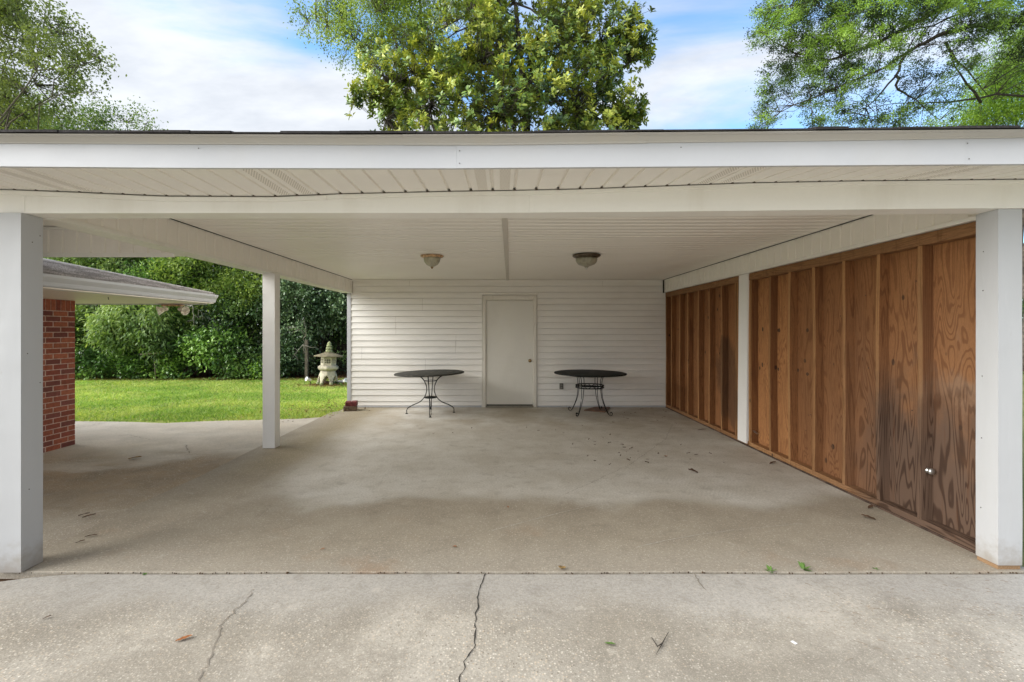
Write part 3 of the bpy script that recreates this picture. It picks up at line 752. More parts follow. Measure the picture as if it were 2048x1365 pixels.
k=MB(); k.lathe([(.020,0),(.020,.006),(.009,.010),(.009,.018),(.020,.022),(.024,.030),(.022,.038),(.013,.045),(.003,.047)],24,(3.206,3.563,.44),Matrix.Rotation(R(90),3,'X'))
k.build('metal_knob',M['chrome'],sw,label='shiny round metal knob on a stud')
m=MB(); m.cbox((3.20,5.99,.215),(.03,.15,.004),Matrix.Rotation(R(12),3,'X')); m.build('metal_bracket',M['chrome'],sw)

# ---- patio tables
def table_a():
    o=empty('patio_table',(-1.29,8.535,0),0,label='black round patio table on curved hairpin legs left of the door',cat='table',group='round iron patio tables')
    Mt=Matrix.Rotation(R(-1.6),3,'Y')
    m=MB(); m.lathe([(.02,.705),(.595,.705),(.622,.708),(.628,.718),(.622,.729),(.605,.733),(.02,.733)],72,(0,0,.004),Mt)
    t=NT('worn_tabletop'); c=t.coord(); n=t.noise(c,7.,6.,.7); n2=t.noise(c,3.,3.)
    col=t.mix(t.ramp(n,.54,.70),(.045,.045,.038),(.19,.18,.15)); 
    M['top_worn']=t.done(t.bsdf(col,.75,.0,t.bump(n,.3,.003),.25))
    m.build('tabletop',M['top_worn'],o)
    rz=[(.422,0),(.422,.054),(.412,.082),(.392,.103),(.324,.142),(.206,.191),(.160,.224),(.128,.26),(.100,.297),(.083,.338),(.070,.39),(.067,.437),(.072,.48),(.083,.515),(.113,.584),(.140,.618),(.167,.643),(.226,.680),(.26,.704)]
    for a in (-82,8,98,188):
        m=MB(); ca,sa=math.cos(R(a)),math.sin(R(a))
        for s in (-1,1):
            pts=[]
            for r,z in rz:
                off=s*np.interp(z,[0,.03,.12,.16,.7],[.006,.014,.012,.012,.046])
                pts.append((r*ca-off*sa,r*sa+off*ca,z+.006))
            m.tube(pts,.0072,8)
        m.lathe([(.024,0),(.024,.008),(.012,.012)],12,(.422*ca,.422*sa,0))
        m.build('leg',M['iron'],o)
    for z,r,w in ((.585,.108,.005),(.285,.108,.009)):
        m=MB(); m.tube([(r*math.cos(q),r*math.sin(q),z) for q in np.linspace(0,2*math.pi,33)],w,8,False)
        if z<.4: m.lathe([(.02,z-.004),(.10,z-.004),(.10,z+.004),(.02,z+.004)],24)
        m.build('ring',M['iron'],o)
table_a()
def table_b():
    o=empty('patio_table',(1.575,8.50,0),0,label='black round patio table on scroll legs right of the door',cat='table',group='round iron patio tables')
    Mt=Matrix.Rotation(R(.5),3,'Y')
    m=MB(); m.lathe([(.02,.712),(.60,.708),(.638,.712),(.645,.722),(.640,.732),(.62,.737),(.02,.738)],72,(0,0,.002),Mt)
    m.build('tabletop',M['iron'],o)
    m=MB(); m.lathe([(.40,.688),(.425,.688),(.425,.7075),(.40,.7075)],48); m.build('apron',M['iron'],o)
    rz=[(.33,.700),(.285,.690),(.252,.662),(.238,.62),(.232,.56),(.232,.49),(.236,.41),(.250,.31),(.278,.22),(.318,.13),(.362,.05),(.388,.018),(.420,.008),(.446,.024),(.450,.052),(.432,.070),(.412,.062),(.408,.045)]
    for a in (45,135,225,315):
        m=MB(); ca,sa=math.cos(R(a+4)),math.sin(R(a+4))
        for s in (-1,1):
            pts=[]
            for r,z in rz:
                off=s*np.interp(z,[0,.1,.5,.7],[.004,.008,.022,.032])
                pts.append((r*ca-off*sa,r*sa+off*ca,z))
            m.tube(pts,.0058,8)
        m.build('leg',M['iron'],o)
    for z in (.472,.508):
        m=MB(); m.tube([(.246*math.cos(q),.246*math.sin(q),z) for q in np.linspace(0,2*math.pi,41)],.0105,8,False); m.build('ring',M['iron'],o)
    m=MB()
    for q in range(10):
        a=q*36; m.tube([(.246*math.cos(R(a)),.246*math.sin(R(a)),.472),(.246*math.cos(R(a+18)),.246*math.sin(R(a+18)),.508),(.246*math.cos(R(a+36)),.246*math.sin(R(a+36)),.472)],.005,6)
    m.build('ring_lattice',M['iron'],o)
table_b()

# scrap board under the right table
m=MB(); pts=[(gp(1168,822)),(gp(1210,826)),Vector((2.08,9.10,0)),Vector((1.78,9.12,0))]
m.add([(q.x,q.y,z) for z in (.002,.02) for q in pts],[(0,3,2,1),(4,5,6,7),(0,1,5,4),(1,2,6,5),(2,3,7,6),(3,0,4,7)])
tag(m.build('scrap_board',M['scrap'],None,.002),'rust brown flat board lying under the right table',"board")

# bricks at the wall corner
bk=[((-2.83,8.83,.042),(.235,.19,.08),12,'paver','paver_brick','brown paver lying flat at the wall corner beneath two red bricks'),
    ((-2.875,8.85,.124),(.10,.19,.078),14,'red_brick','red_brick','dark red brick atop the paver, the one nearer the lawn'),
    ((-2.765,8.86,.126),(.10,.195,.082),9,'red_brick','red_brick','dark red brick atop the paver, the one nearer the table')]
for c,d,a,mt,nm,lb in bk:
    o=MB().cbox((0,0,0),d).build(nm,M[mt],None,.006); o.location=c; o.rotation_euler=(0,0,R(a)); tag(o,lb,'brick','bricks stacked at the wall corner')

# ================================================================== HOUSE on the left
hs=empty('brick_house',(-5.65,6.26,0),label='red brick house corner under a grey shingled hip roof beside the patio',cat='house')
hs.location=(0,0,0)
HX,HY=-5.65,6.26; ZS=1.885
def brickwall():
    m=MB(); mort=(.62,.47,.40,1)
    m.box(-12.,HX-.0025,2.6,HY-.0025,-.05,ZS+.0,mort)
    cols=[(.36,.11,.065),(.31,.09,.058),(.40,.13,.075),(.27,.075,.052),(.21,.07,.058)]
    ch=.0677; k=0; z=-.02
    while z<ZS-.17:
        # face towards the carport (+X)
        y=HY-(.0 if k%2==0 else .1016)
        if k%2: 
            m.box(HX-.05,HX,HY-.0945,HY-.0,z+.005,z+ch-.005,(*random.choice(cols),1))
        yy=y
        while yy>2.8:
            c=random.choice(cols); j=random.uniform(-.0015,.0015); f=random.uniform(.85,1.15)
            m.box(HX-.05,HX+j,yy-.195,yy-.0065 if yy<HY else yy,z+.005,z+ch-.005,tuple(q*f for q in c)+(1,))
            yy-=.2032
        # face towards the back lawn (+Y)
        xx=HX-.052-(0 if k%2 else .1016)
        while xx>-9.:
            c=random.choice(cols); m.box(xx-.195,xx-.0065,HY-.05,HY+random.uniform(-.0015,.0015),z+.005,z+ch-.005,(*c,1)); xx-=.2032
        z+=ch; k+=1
    # soldier course under the soffit
    yy=HY
    while yy>2.8:
        c=random.choice(cols); m.box(HX-.05,HX+.001,yy-.060,yy,z+.005,ZS-.002,(*c,1)); yy-=.0677
    xx=HX-.052
    while xx>-9.:
        c=random.choice(cols); m.box(xx-.06,xx,HY-.05,HY+.001,z+.005,ZS-.002,(*c,1)); xx-=.0677
    return m.build('wall',M['brick'],hs,.0015)
brickwall()
EX,EY=-4.25,7.0; ZG0,ZG1=1.905,2.02
# soffit boards
MB().box(-13,EX-.01,2.2,EY-.01,ZS+.002,ZS+.014).build('soffit',vinyl('house_soffit',(.80,.74,.66),streak=(2,2,2)),hs)
MB().box(-13,EX-.12,EY-.012,EY+.012,ZS-.012,ZG1-.01).build('fascia',M['alum'],hs,.003)
# K-profile gutter along the eave
prof=[(0,ZG0),(.055,ZG0),(.062,ZG0+.012),(.070,ZG0+.045),(.092,ZG0+.075),(.100,ZG0+.088),(.100,ZG1),(.094,ZG1),(.094,ZG0+.095),(.0,ZG0+.09)]
m=MB(); ya,yb=2.2,EY+.05; n=len(prof)
vs=[(EX-.10+px+.02,y,z) for y in (ya,yb) for px,z in prof]
fs=[(i,(i+1)%n,(i+1)%n+n,i+n) for i in range(n)]+[tuple(range(n)),tuple(range(2*n-1,n-1,-1))]
m.add(vs,fs); m.box(EX-.095,EX-.081,ya,yb,ZS+.0,ZG1+.0)
m.build('gutter',M['alum'],hs)
# shingle courses on the slope facing the carport, and the hip's other slope
sl=.245; rf=MB(); rows=34
for i in range(rows):
    d0=i*.13; d1=(i+1)*.13+.02
    x0=EX+.0-d0; x1=EX-d1; ya=2.2; z0=ZG1+.0+sl*d0+.02; z1=ZG1+sl*d1
    y0=EY-.0-d0; y1=EY-d1
    rf.add([(x0,ya,z0),(x0,y0,z0),(x1,y1,z1),(x1,ya,z1),(x0,ya,z0-.024),(x0,y0,z0-.024)],[(0,1,2,3),(4,5,1,0)])
    rf.add([(-13,y0,z0),(x0,y0,z0),(x1,y1,z1),(-13,y1,z1),(x0,y0,z0-.014),(-13,y0,z0-.014)],[(0,3,2,1),(5,0,1,4)])
rf.build('roof',M['shingle_grey'],hs)
m=MB(); L=rows*.13
m.tube([(EX-.02,EY-.02,ZG1+.018),(EX-L,EY-L,ZG1+sl*L+.018)],.018,6); m.build('hip_cap',plain('pale_hip_cap',(.52,.50,.48),.8),hs)
# twin flood light under the far eave
fl=empty('flood_light',(-4.86,6.985,ZS-.01),label='twin rusty floodlight heads under the house eave tip',cat='light')
m=MB(); m.cbox((0,0,-.012),(.30,.07,.022)); m.build('mount',M['rust'],fl,.004)
pinkish=plain('chalky_pink_housing',(.88,.74,.62),.6,0,.35,25.)
for x,rz,tx in ((-.13,-25,-25),(.125,30,42)):
    Mr=Matrix.Rotation(R(rz),3,'Z')@Matrix.Rotation(R(90+18),3,'X')@Matrix.Rotation(R(tx),3,'Y')
    m=MB(); m.lathe([(.018,-.05),(.024,-.04),(.028,0),(.05,.045),(.066,.07),(.068,.082),(.062,.084),(.05,.066),(.01,.05)],20,(x,-.0,-.075),Mr)
    m.tube([(x,0,-.02),(x,0,-.06)],.016,8)
    m.build('lamp_head',pinkish,fl)
tag(MB().tube([(-4.62,5.55,ZS+.0),(-4.62,5.55,ZS-.012),(-4.61,5.545,ZS-.03)],.004,6).build('eave_hook',M['dark'],None),'tiny black hook hanging from the house soffit','hook')

# ================================================================== YARD ITEMS
LX,LY=-4.87,13.2
ln=empty('stone_lantern',(LX,LY,-.02),R(12),label='pale mossy stone pagoda lantern with tiered finial on the lawn',cat='garden lantern')
def hexr(a):                                           # softened hexagon radius factor
    q=(a+math.pi/6)%(math.pi/3)-math.pi/6; return .9/math.cos(q)*.62+.38
# arched leg section
m=MB(); na,nz=96,14; H=.34; vs=[];fs=[]
for j in range(nz+1):
    f=j/nz; r=.285-.085*f**1.8
    for i in range(na):
        a=2*math.pi*i/na; rr=r*hexr(a); vs.append((rr*math.cos(a),rr*math.sin(a),.05+H*f))
for j in range(nz):
    for i in range(na):
        a=2*math.pi*(i+.5)/na; q=abs((a)%(math.pi/3)-math.pi/6); zf=(j+.5)/nz
        hole= q<.36 and zf< .62*math.sqrt(max(0,1-(q/.38)**2))
        if not hole: fs.append((j*na+i,j*na+(i+1)%na,(j+1)*na+(i+1)%na,(j+1)*na+i))
m.add(vs,fs,True); m.build('leg_section',M['stone'],ln,0,.05)
for i in range(6):
    a=2*math.pi*i/6; MB().tube([(.25*math.cos(a),.25*math.sin(a),-.02),(.25*math.cos(a),.25*math.sin(a),.07)],[.055,.05],10).build('foot',M['stone_moss'],ln)
def hexlathe(prof,ph=0):
    m=MB(); na=72; vs=[];fs=[]
    for r,z in prof:
        for i in range(na):
            a=2*math.pi*i/na; rr=r*hexr(a); vs.append((rr*math.cos(a),rr*math.sin(a),z))
    for j in range(len(prof)-1):
        for i in range(na): fs.append((j*na+i,j*na+(i+1)%na,(j+1)*na+(i+1)%na,(j+1)*na+i))
    fs.append(tuple(range(na-1,-1,-1))); fs.append(tuple((len(prof)-1)*na+i for i in range(na)))
    m.add(vs,fs,True); return m
hexlathe([(.16,.385),(.225,.40),(.26,.43),(.285,.455),(.285,.505),(.255,.52),(.23,.54)]).build('platform',M['stone'],ln,.004)
# light box with pierced windows
m=MB()
for k in range(6):
    a0=k*math.pi/3; p0=Vector((.205*math.cos(a0),.205*math.sin(a0),0)); a1=a0+math.pi/3; p1=Vector((.205*math.cos(a1),.205*math.sin(a1),0))
    us=[0,.2,.36,.42,.58,.64,.80,1.]; us=[0,.14,.34,.40,.60,.66,.86,1.]; zs=[.54,.605,.65,.665,.71,.775]
    vs=[(*(p0.lerp(p1,u)).xy,z) for z in zs for u in us]; fs=[]
    for j in range(len(zs)-1):
        for i in range(len(us)-1):
            if j in (1,3) and i in (1,3,5): continue
            n=len(us); fs.append((j*n+i,j*n+i+1,(j+1)*n+i+1,(j+1)*n+i))
    m.add(vs,fs)
m.build('light_box',M['stone'],ln,0,.02)
hexlathe([(.19,.772),(.40,.782),(.415,.79),(.405,.805),(.30,.835),(.19,.872),(.13,.885),(.125,.905),(.0,.91)]).build('roof',M['stone_roof'],ln)
m=MB(); m.lathe([(.085,.90),(.092,.93),(.088,.965),(.060,.975),(.080,.985),(.086,1.01),(.078,1.04),(.052,1.05),(.068,1.06),(.074,1.085),(.062,1.11),(.042,1.12),(.054,1.13),(.056,1.15),(.040,1.175),(.018,1.20),(.003,1.215)],20)
m.build('finial',M['stone_moss'],ln)
ln.rotation_euler=(R(0),R(2.5),R(12))

sp=empty('garden_spotlight',tuple(gp(616,768))[:2]+(-.03,),R(0),label='small white garden spotlight on the lawn left of the lantern',cat='light')
Mr=Matrix.Rotation(R(-40),3,'Z')@Matrix.Rotation(R(70),3,'X')
m=MB(); m.lathe([(.02,-.12),(.035,-.10),(.045,-.03),(.062,.02),(.064,.03),(.050,.032),(.02,.0)],20,(-.02,0,.16),Mr); m.build('lamp_head',M['white'],sp)
m=MB(); m.tube([(.06,.05,0),(.05,.04,.07),(.02,.03,.13)],.010,8); m.build('stake',M['dark'],sp)
sp2=empty('garden_spotlight',tuple(gp(693,770))[:2]+(-.03,),R(0),label='grey white garden spotlight half hidden by the wall corner',cat='light')
m=MB(); m.lathe([(.02,-.12),(.035,-.10),(.045,-.03),(.062,.02),(.064,.03),(.050,.032),(.02,.0)],20,(-.02,0,.15),Matrix.Rotation(R(50),3,'Z')@Matrix.Rotation(R(70),3,'X')); m.build('lamp_head',M['white'],sp2)
m=MB(); m.tube([(.02,.05,0),(.02,.04,.10)],.010,8); m.build('stake',M['dark'],sp2)
def rock(loc,r,mat,name,label,cat,group=None,sq=(1,1,.7)):
    bm=bmesh.new(); bmesh.ops.create_icosphere(bm,subdivisions=3,radius=1.)
    for v in bm.verts:
        d=1+.35*mnoise.noise(v.co*1.4+Vector(loc)); v.co=Vector((v.co.x*sq[0],v.co.y*sq[1],v.co.z*sq[2]))*d*r
    me=bpy.data.meshes.new(name); bm.to_mesh(me); bm.free(); me.materials.append(mat)
    for p in me.polygons: p.use_smooth=True
    o=bpy.data.objects.new(name,me); COL.objects.link(o); o.location=loc; return tag(o,label,cat,group)
def rk(x,y,r,mat,label,name='garden_rock',sq=(1,1,.7)): 
    q=gp(x,y); rock((q.x,q.y,-.03+r*.35),r,mat,name,label,'rock','rocks around the lantern',sq)
rk(678,765,.10,M['rock'],'flat grey rock right of the lantern feet',sq=(1.6,1,.5))
rk(688,762,.07,M['rock'],'small pale rock against the wall corner beside the spotlight')
rk(650,767,.11,M['paver'],'brown mossy log-like rock under the lantern arch',sq=(1.5,.8,.6))
tp=empty('terracotta_pot',(gp(664,766).x,gp(664,766).y,-.02),label='broken terracotta pot lying at the lantern foot',cat='pot')
tp.rotation_euler=(R(75),0,R(30))
m=MB(); m.lathe([(.05,-.06),(.075,.03),(.085,.03),(.085,.055),(.07,.055),(.06,.03),(.04,-.045)],20); m.build('pot_body',M['terracotta'],tp)
pf=empty('wooden_post',(gp(637,752).x,14.6,-.03),label='weathered wooden post standing behind the stone lantern',cat='post')
MB().cbox((0,0,.60),(.085,.085,1.26)).build('post_body',plain('dark_old_wood',(.10,.085,.06),.9,0,.35,18.,.4),pf,.006)
fd=empty('garden_stand',(-10.55,14.35,-.03),label='thin stake with a small flat board top standing before the shrubs',cat='stand')
m=MB(); m.tube([(0.05,0,0),(.02,0,.4),(0,0,.80)],.016,8); m.build('stake',M['oldwood'],fd)
m=MB(); m.cbox((-.08,0,.82),(.55,.22,.035),Matrix.Rotation(R(-4),3,'Y')); m.build('board',M['oldwood'],fd,.004)
fe=empty('wooden_fence',(-4.3,17.6,0),label='dark wooden board fence in shade behind the stone lantern',cat='fence')
m=MB()
for i in range(46):
    x=-3.6+i*.145; m.box(x,x+.135,0,.02,0,2.15+random.uniform(-.02,.02))
m.build('board_panel',M['fence'],fe)
for i in range(4): MB().box(-3.5+i*2.0,-3.41+i*2.0,.021,.11,0,2.1).build('post',M['fence'],fe)

# ================================================================== SMALL LITTER
def leaf_mesh(name,l,w,curl,mat,seed):
    rnd=random.Random(seed); m=MB(); n=7; vs=[];fs=[]
    for i in range(n+1):
        t=i/n; ww=w*math.sin(math.pi*min(1,t*.94+.04))**.8; z=curl*(math.sin(t*3.0)*.5+t*t)+.002
        e=curl*rnd.uniform(.3,.9)
        vs+=[(l*(t-.5),-ww/2,z+e),(l*(t-.5),0,z),(l*(t-.5),ww/2,z+e*.7)]
    for i in range(n):
        for j in (0,1): fs.append((i*3+j,(i+1)*3+j,(i+1)*3+j+1,i*3+j+1))
    m.add(vs,fs,True); return m
protos=[]
def litter(x,y,proto,s,label,group,name='dry_leaf',z=.003,cat='leaf'):
    o=bpy.data.objects.new(name,proto.data); COL.objects.link(o)
    o.location=(x,y,z); o.rotation_euler=(random.uniform(-.15,.15),random.uniform(-.15,.15),random.random()*6.28); o.scale=(s,s,s)
    return tag(o,label,cat,group)
def make_proto(mat,l,w,c,seed):
    o=leaf_mesh('dry_leaf',l,w,c,M[mat],seed).build('dry_leaf',M[mat]); return o
PL=[make_proto('leaf_dry',.05,.018,.010,i) for i in range(4)]
GL='dry leaves scattered on the carport floor'; LB='small curled dark brown leaf on the carport floor near the stud wall'
spots=[(1283,820),(1292,815),(1302,818),(1269,826),(1325,822),(1333,826),(1249,827),(1246,836),(1257,839),(1258,844),(1313,843),(1324,837),(1333,843),(1287,818),(1262,828),(1350,848),(1363,860),(1160,848),(1166,853),(1178,880),(1189,885),(1217,888),(1191,892),(1245,891),(1250,897),(1257,900),(1252,906),(1240,907),(1243,913),(1259,917),(1257,921),(1316,907),(1318,910),(1360,891),(1377,909),(1391,911),(1382,920),(1419,908),(1447,928),(1297,921),(1295,926),(1221,931),(1177,915),(1189,924),(1147,891),(1100,890),(1126,867),(1055,857),(1112,862),(1078,863),(945,858),(904,867),(868,868),(1220,872),(1228,846),(1205,878),(1275,905),(1264,898),(1329,834),(1308,830)]
for i,(px,py) in enumerate(spots):
    q=gp(px+random.uniform(-2,2),py+random.uniform(-1,1))
    if i<4: o=PL[i]; o.location=(q.x,q.y,.003); o.rotation_euler=(0,0,random.random()*6); tag(o,LB,'leaf',GL)
    else: litter(q.x,q.y,PL[i%4],random.uniform(.5,1.0),LB,GL)
def one(px,py,mat,l,w,c,label,name='dry_leaf',z=.003,rz=None,group=None):
    o=leaf_mesh(name,l,w,c,M[mat],int(px)).build(name,M[mat]); q=gp(px,py); o.location=(q.x,q.y,z)
    o.rotation_euler=(0,0,random.random()*6 if rz is None else rz); return tag(o,label,'leaf',group)
one(1331,915,'leaf_rust',.075,.05,.012,'larger rust brown leaf lying among the small leaves on the floor')
one(1386,946,'leaf_dry',.09,.045,.02,'black crumpled leaf alone on the clean floor before the middle post')
one(1546,928,'leaf_dry',.12,.04,.012,'long dark leaf beside the bottom plate of the stud wall')
one(1404,861,'leaf_dry',.13,.03,.01,'flat brown leaf by the far bays of the stud wall',rz=.1)
one(1737,1038,'leaf_dry',.09,.035,.012,'dark leaf beside the plate near the front bays')
one(1741,1017,'leaf_dry',.08,.03,.012,'dark leaf wedged against the bottom plate')
one(909,1096,'leaf_rust',.035,.02,.006,'small orange leaf near the front edge of the carport floor')
one(645,1101,'leaf_rust',.03,.012,.006,'tiny red leaf left of the middle on the damp floor')
one(1016,1016,'leaf_rust',.03,.012,.004,'small reddish leaf lying on the pale tongue of clean floor')
one(368,1278,'leaf_rust',.07,.024,.006,'brown pointed leaf lying on the driveway left of the long crack',z=-.003,rz=.55)
one(1124,1140,'leaf_tan',.055,.045,.012,'tan curled leaf caught in the slab joint')
one(94,1236,'leaf_dry',.035,.012,.006,'tiny dark leaf on the driveway by the left post',z=-.003)
one(270,917,'leaf_tan',.14,.07,.02,'clump-like tan leaf on the brown patio',z=-.010,rz=.1)
one(178,1035,'leaf_dry',.08,.03,.01,'dark leaf on the carport floor just right of the left post')
one(168,1032,'leaf_dry',.07,.02,.01,'slim dark leaf by the slab edge near the left post',rz=.5)
one(160,1087,'leaf_dry',.05,.02,.01,'small black leaf nearest the left post on the slab')
one(182,1075,'leaf_dry',.08,.02,.01,'twiggy dark leaf near the left post',rz=.2)
one(1220,1289,'leaf_green',.05,.018,.006,'single green leaf lying on the driveway',name='green_leaf',z=-.003,rz=-.4)
q=gp(1588,1284); o=MB().cbox((0,0,.001),(.016,.024,.002),Matrix.Rotation(.4,3,'Z')).build('paper_scrap',M['paper']); o.location=(q.x,q.y,-.004); tag(o,'tiny white paper scrap lying on the driveway','paper')
# twig on the driveway
m=MB(); q=[gp(1303,1277),gp(1315,1295),gp(1325,1288),gp(1337,1266)]; r=[gp(1325,1288),gp(1312,1311)]
m.tube([(a.x,a.y,.004) for a in q],[.0015,.003,.003,.0012],6); m.tube([(a.x,a.y,.003) for a in r],[.003,.001],6)
tag(m.build('twig',M['bark_dark']),'small forked dark twig lying on the driveway','twig')
# weeds in the joint
def weed(px,py,n,h,label,name='weed',group='weeds growing in the slab joint'):
    q=gp(px,py); o=empty(name,(q.x,q.y,-.005),label=label,cat=name.replace('_',' '),group=group)
    m=MB()
    for i in range(n):
        a=random.random()*6.28; L=h*random.uniform(.6,1.1); up=random.uniform(.35,1.0); w=.006+h*.05
        d=Vector((math.cos(a),math.sin(a),0)); s=Vector((-math.sin(a),math.cos(a),0))
        P=[d*L*t*.8+Vector((0,0,L*up*(t-.45*t*t))) for t in (0,.35,.7,1)]
        ws=[w*.35,w,w*.7,.0006]; vs=[]
        for p,ww in zip(P,ws): vs+=[p-s*ww,p+s*ww]
        m.add(vs,[(0,1,3,2),(2,3,5,4),(4,5,7,6)])
    m.build('leaf_blade',M['leaf_green'],o)
weed(1541,1143,9,.055,'low leafy green weed in the joint, left of the grassy one')
weed(1606,1139,9,.075,'thin grassy green weed growing in the slab joint')
weed(1752,1139,5,.028,'tiny dark weed in the joint nearest the right post')
weed(672,768,16,.20,'low strappy green plant at the right foot of the stone lantern','garden_plant','low plants round the lantern')
weed(641,770,12,.13,'small green plant at the left foot of the stone lantern','garden_plant','low plants round the lantern')
weed(684,772,12,.16,'green plant between the lantern and the wall corner','garden_plant','low plants round the lantern')
weed(290,1148,5,.022,'tiny green weed in the joint near the left post')
# pine straw bits near the right of the driveway
m=MB()
for i in range(70):
    px=random.gauss(1910,140); py=random.uniform(1150,1330); q=gp(px,py); a=random.gauss(-.5,.5); L=random.uniform(.012,.04)
    d=Vector((math.cos(a),math.sin(a),0))*L
    m.tube([(q.x,q.y,-.003),(q.x+d.x*.5,q.y+d.y*.5+.002,-.001),(q.x+d.x,q.y+d.y,-.003)],.0007,4,False)
m.build('pine_straw',plain('pine_straw',(.22,.15,.09),.8),None,kind='stuff',label='loose pine needles on the driveway before the right post',cat='pine straw')
# crumbs of debris in the joint
m=MB()
for i in range(90):
    x=random.uniform(-3.0,3.2); y=2.922+wav(x,.012,1.3,2.)+random.gauss(0,.003)
    m.cbox((x,y,-.004),(random.uniform(.003,.009),random.uniform(.003,.006),.006),Matrix.Rotation(random.random()*3,3,'Z'))
m.build('joint_debris',M['mulch'],None,kind='stuff',label='dirt and crumbs filling the joint between slab and driveway',cat='debris')
# leaf litter under the hedge
def ground_litter():
    n=9000; x=-16+RNG.random(n)*13; y=14.2+RNG.random(n)**1.5*2.2; z=np.full(n,-.012)+RNG.random(n)*.02
    k=RNG.random(n)<.06; x=np.where(k,LX+RNG.normal(0,.45,n),x); y=np.where(k,13.0+RNG.normal(0,.25,n),y)
    k2=RNG.random(n)<.02; x=np.where(k2,-3.4+RNG.normal(0,.35,n),x); y=np.where(k2,9.4+RNG.normal(0,.9,n),y)
    c=np.stack([x,y,z],1); d=RNG.normal(0,1,(n,3)); d[:,2]*=.25
    V,Fc,Cc=leaf_geo(c,d,np.tile([0,0,1.],(n,1)),.05+.03*RNG.random(n),.025,
        np.array([.16,.085,.04])*(.5+RNG.random((n,1))*1.1))
    mesh_np('leaf_litter',V,Fc,Cc,M['leaf_soft'],kind='stuff',label='brown fallen leaf litter under the shrubs',cat='leaf litter')

# ================================================================== TREES AND SHRUBS
SG='shrubs and small trees along the back of the lawn'
def leaf_oval(c,d,up,L,W,col,fold=.12):
    n=len(c); L=np.broadcast_to(np.asarray(L,float),(n,))[:,None]; W=np.broadcast_to(np.asarray(W,float),(n,))[:,None]
    d=d/(np.linalg.norm(d,axis=1,keepdims=True)+1e-9); s_=np.cross(d,up); s_/= (np.linalg.norm(s_,axis=1,keepdims=True)+1e-9); nn=np.cross(s_,d)
    a=c+d*L*.28; b=c+d*L*.72; f=nn*W*fold; dr=-nn*L*.10
    V=np.stack([c,a+s_*W*.42+f,b+s_*W*.40+f+dr*.5,c+d*L+dr,b-s_*W*.40+f+dr*.5,a-s_*W*.42+f],1).reshape(-1,3); B_=np.arange(n)[:,None]*6
    Fc=np.concatenate([B_+np.array([[0,1,5]]),B_+np.array([[1,2,5]]),B_+np.array([[2,4,5]]),B_+np.array([[2,3,4]])],1).reshape(-1,3)
    return V,Fc,np.repeat(col,6,0)
def leaf_geo(c,d,up,L,W,col,fold=.25):
    """one folded diamond (two triangles) per leaf"""
    n=len(c); L=np.broadcast_to(np.asarray(L,float),(n,))[:,None]; W=np.broadcast_to(np.asarray(W,float),(n,))[:,None]
    d=d/(np.linalg.norm(d,axis=1,keepdims=True)+1e-9)
    s=np.cross(d,up); s/= (np.linalg.norm(s,axis=1,keepdims=True)+1e-9); nn=np.cross(s,d)
    mid=c+d*L*.48; V=np.stack([c,mid+s*W*.5+nn*W*fold,c+d*L,mid-s*W*.5+nn*W*fold],1).reshape(-1,3)
    b=np.arange(n)[:,None]*4
    Fc=np.concatenate([b+np.array([[0,1,2]]),b+np.array([[0,2,3]])],1).reshape(-1,3)
    return V,Fc,np.repeat(col,4,0)
def rand_dirs(n):
    d=RNG.normal(0,1,(n,3)); return d/np.linalg.norm(d,axis=1,keepdims=True)
def fbm(P,s,seed=0.):
    return np.array([mnoise.noise(Vector((p[0]*s+seed,p[1]*s,p[2]*s))) for p in P])
def blob_points(blobs,n,shell=2.4,gap=-.12,gs=.9,seed=0.):
    vol=np.array([b[1][0]*b[1][1]*b[1][2] for b in blobs])**.8; vol/=vol.sum()
    out=[];w=[]
    idx=RNG.choice(len(blobs),int(n*1.9),p=vol)
    d=rand_dirs(len(idx)); r=RNG.random(len(idx))**(1/shell)
    C=np.array([tuple(b[0]) for b in blobs]); Rr=np.array([b[1] for b in blobs])
    P=C[idx]+d*Rr[idx]*r[:,None]
    nz=fbm(P,gs,seed); keep=nz+RNG.normal(0,.08,len(P))>gap
    P=P[keep][:n]; idx=idx[keep][:n]
    O=(P-C[idx])/Rr[idx]; return P,O,idx
def limbs(m,root,top,rad,targets,seed,bend=.15,n=7):
    """trunk plus a tapered limb to each target; returns skeleton nodes"""
    rnd=random.Random(seed); root=Vector(root); top=Vector(top); nodes=[]
    tr=[root.lerp(top,i/8)+Vector((rnd.gauss(0,1),rnd.gauss(0,1),0))*(.03*(top-root).length*bool(i)*.5) for i in range(9)]
    m.tube(tr,[rad*(1.25 if i==0 else 1-.75*i/8) for i in range(9)],10); nodes+=tr[3:]
    for T in targets:
        T=Vector(T); k=rnd.randint(3,8); a=tr[k]; L=(T-a).length; r0=max(.012,rad*(1-.75*k/8)*.55)
        side=Vector((rnd.gauss(0,1),rnd.gauss(0,1),rnd.gauss(0,1)))*L*bend*.4+Vector((0,0,L*bend))
        pts=[]
        for i in range(n+1):
            t=i/n; p=a.lerp(T,t)+side*math.sin(t*math.pi)*.6+Vector((rnd.gauss(0,1),rnd.gauss(0,1),rnd.gauss(0,1)))*L*.018*bool(i)
            pts.append(p)
        m.tube(pts,[r0*(1-.85*i/n) for i in range(n+1)],7); nodes+=pts[2:]
    return nodes
def twigs(m,nodes,P,frac,r,seed):
    rnd=random.Random(seed); N=np.array([tuple(v) for v in nodes])
    for p in P:
        if rnd.random()>frac: continue
        q=Vector(p); dd=((N-np.array(p))**2).sum(1); j=int(dd.argmin()); a=Vector(N[j])
        if (q-a).length<.1: continue
        mid=a.lerp(q,.5)+Vector((rnd.gauss(0,1),rnd.gauss(0,1),rnd.gauss(0,1)))*(q-a).length*.10
        m.tube([a,mid,q],[r*1.6,r,r*.4],4,False)
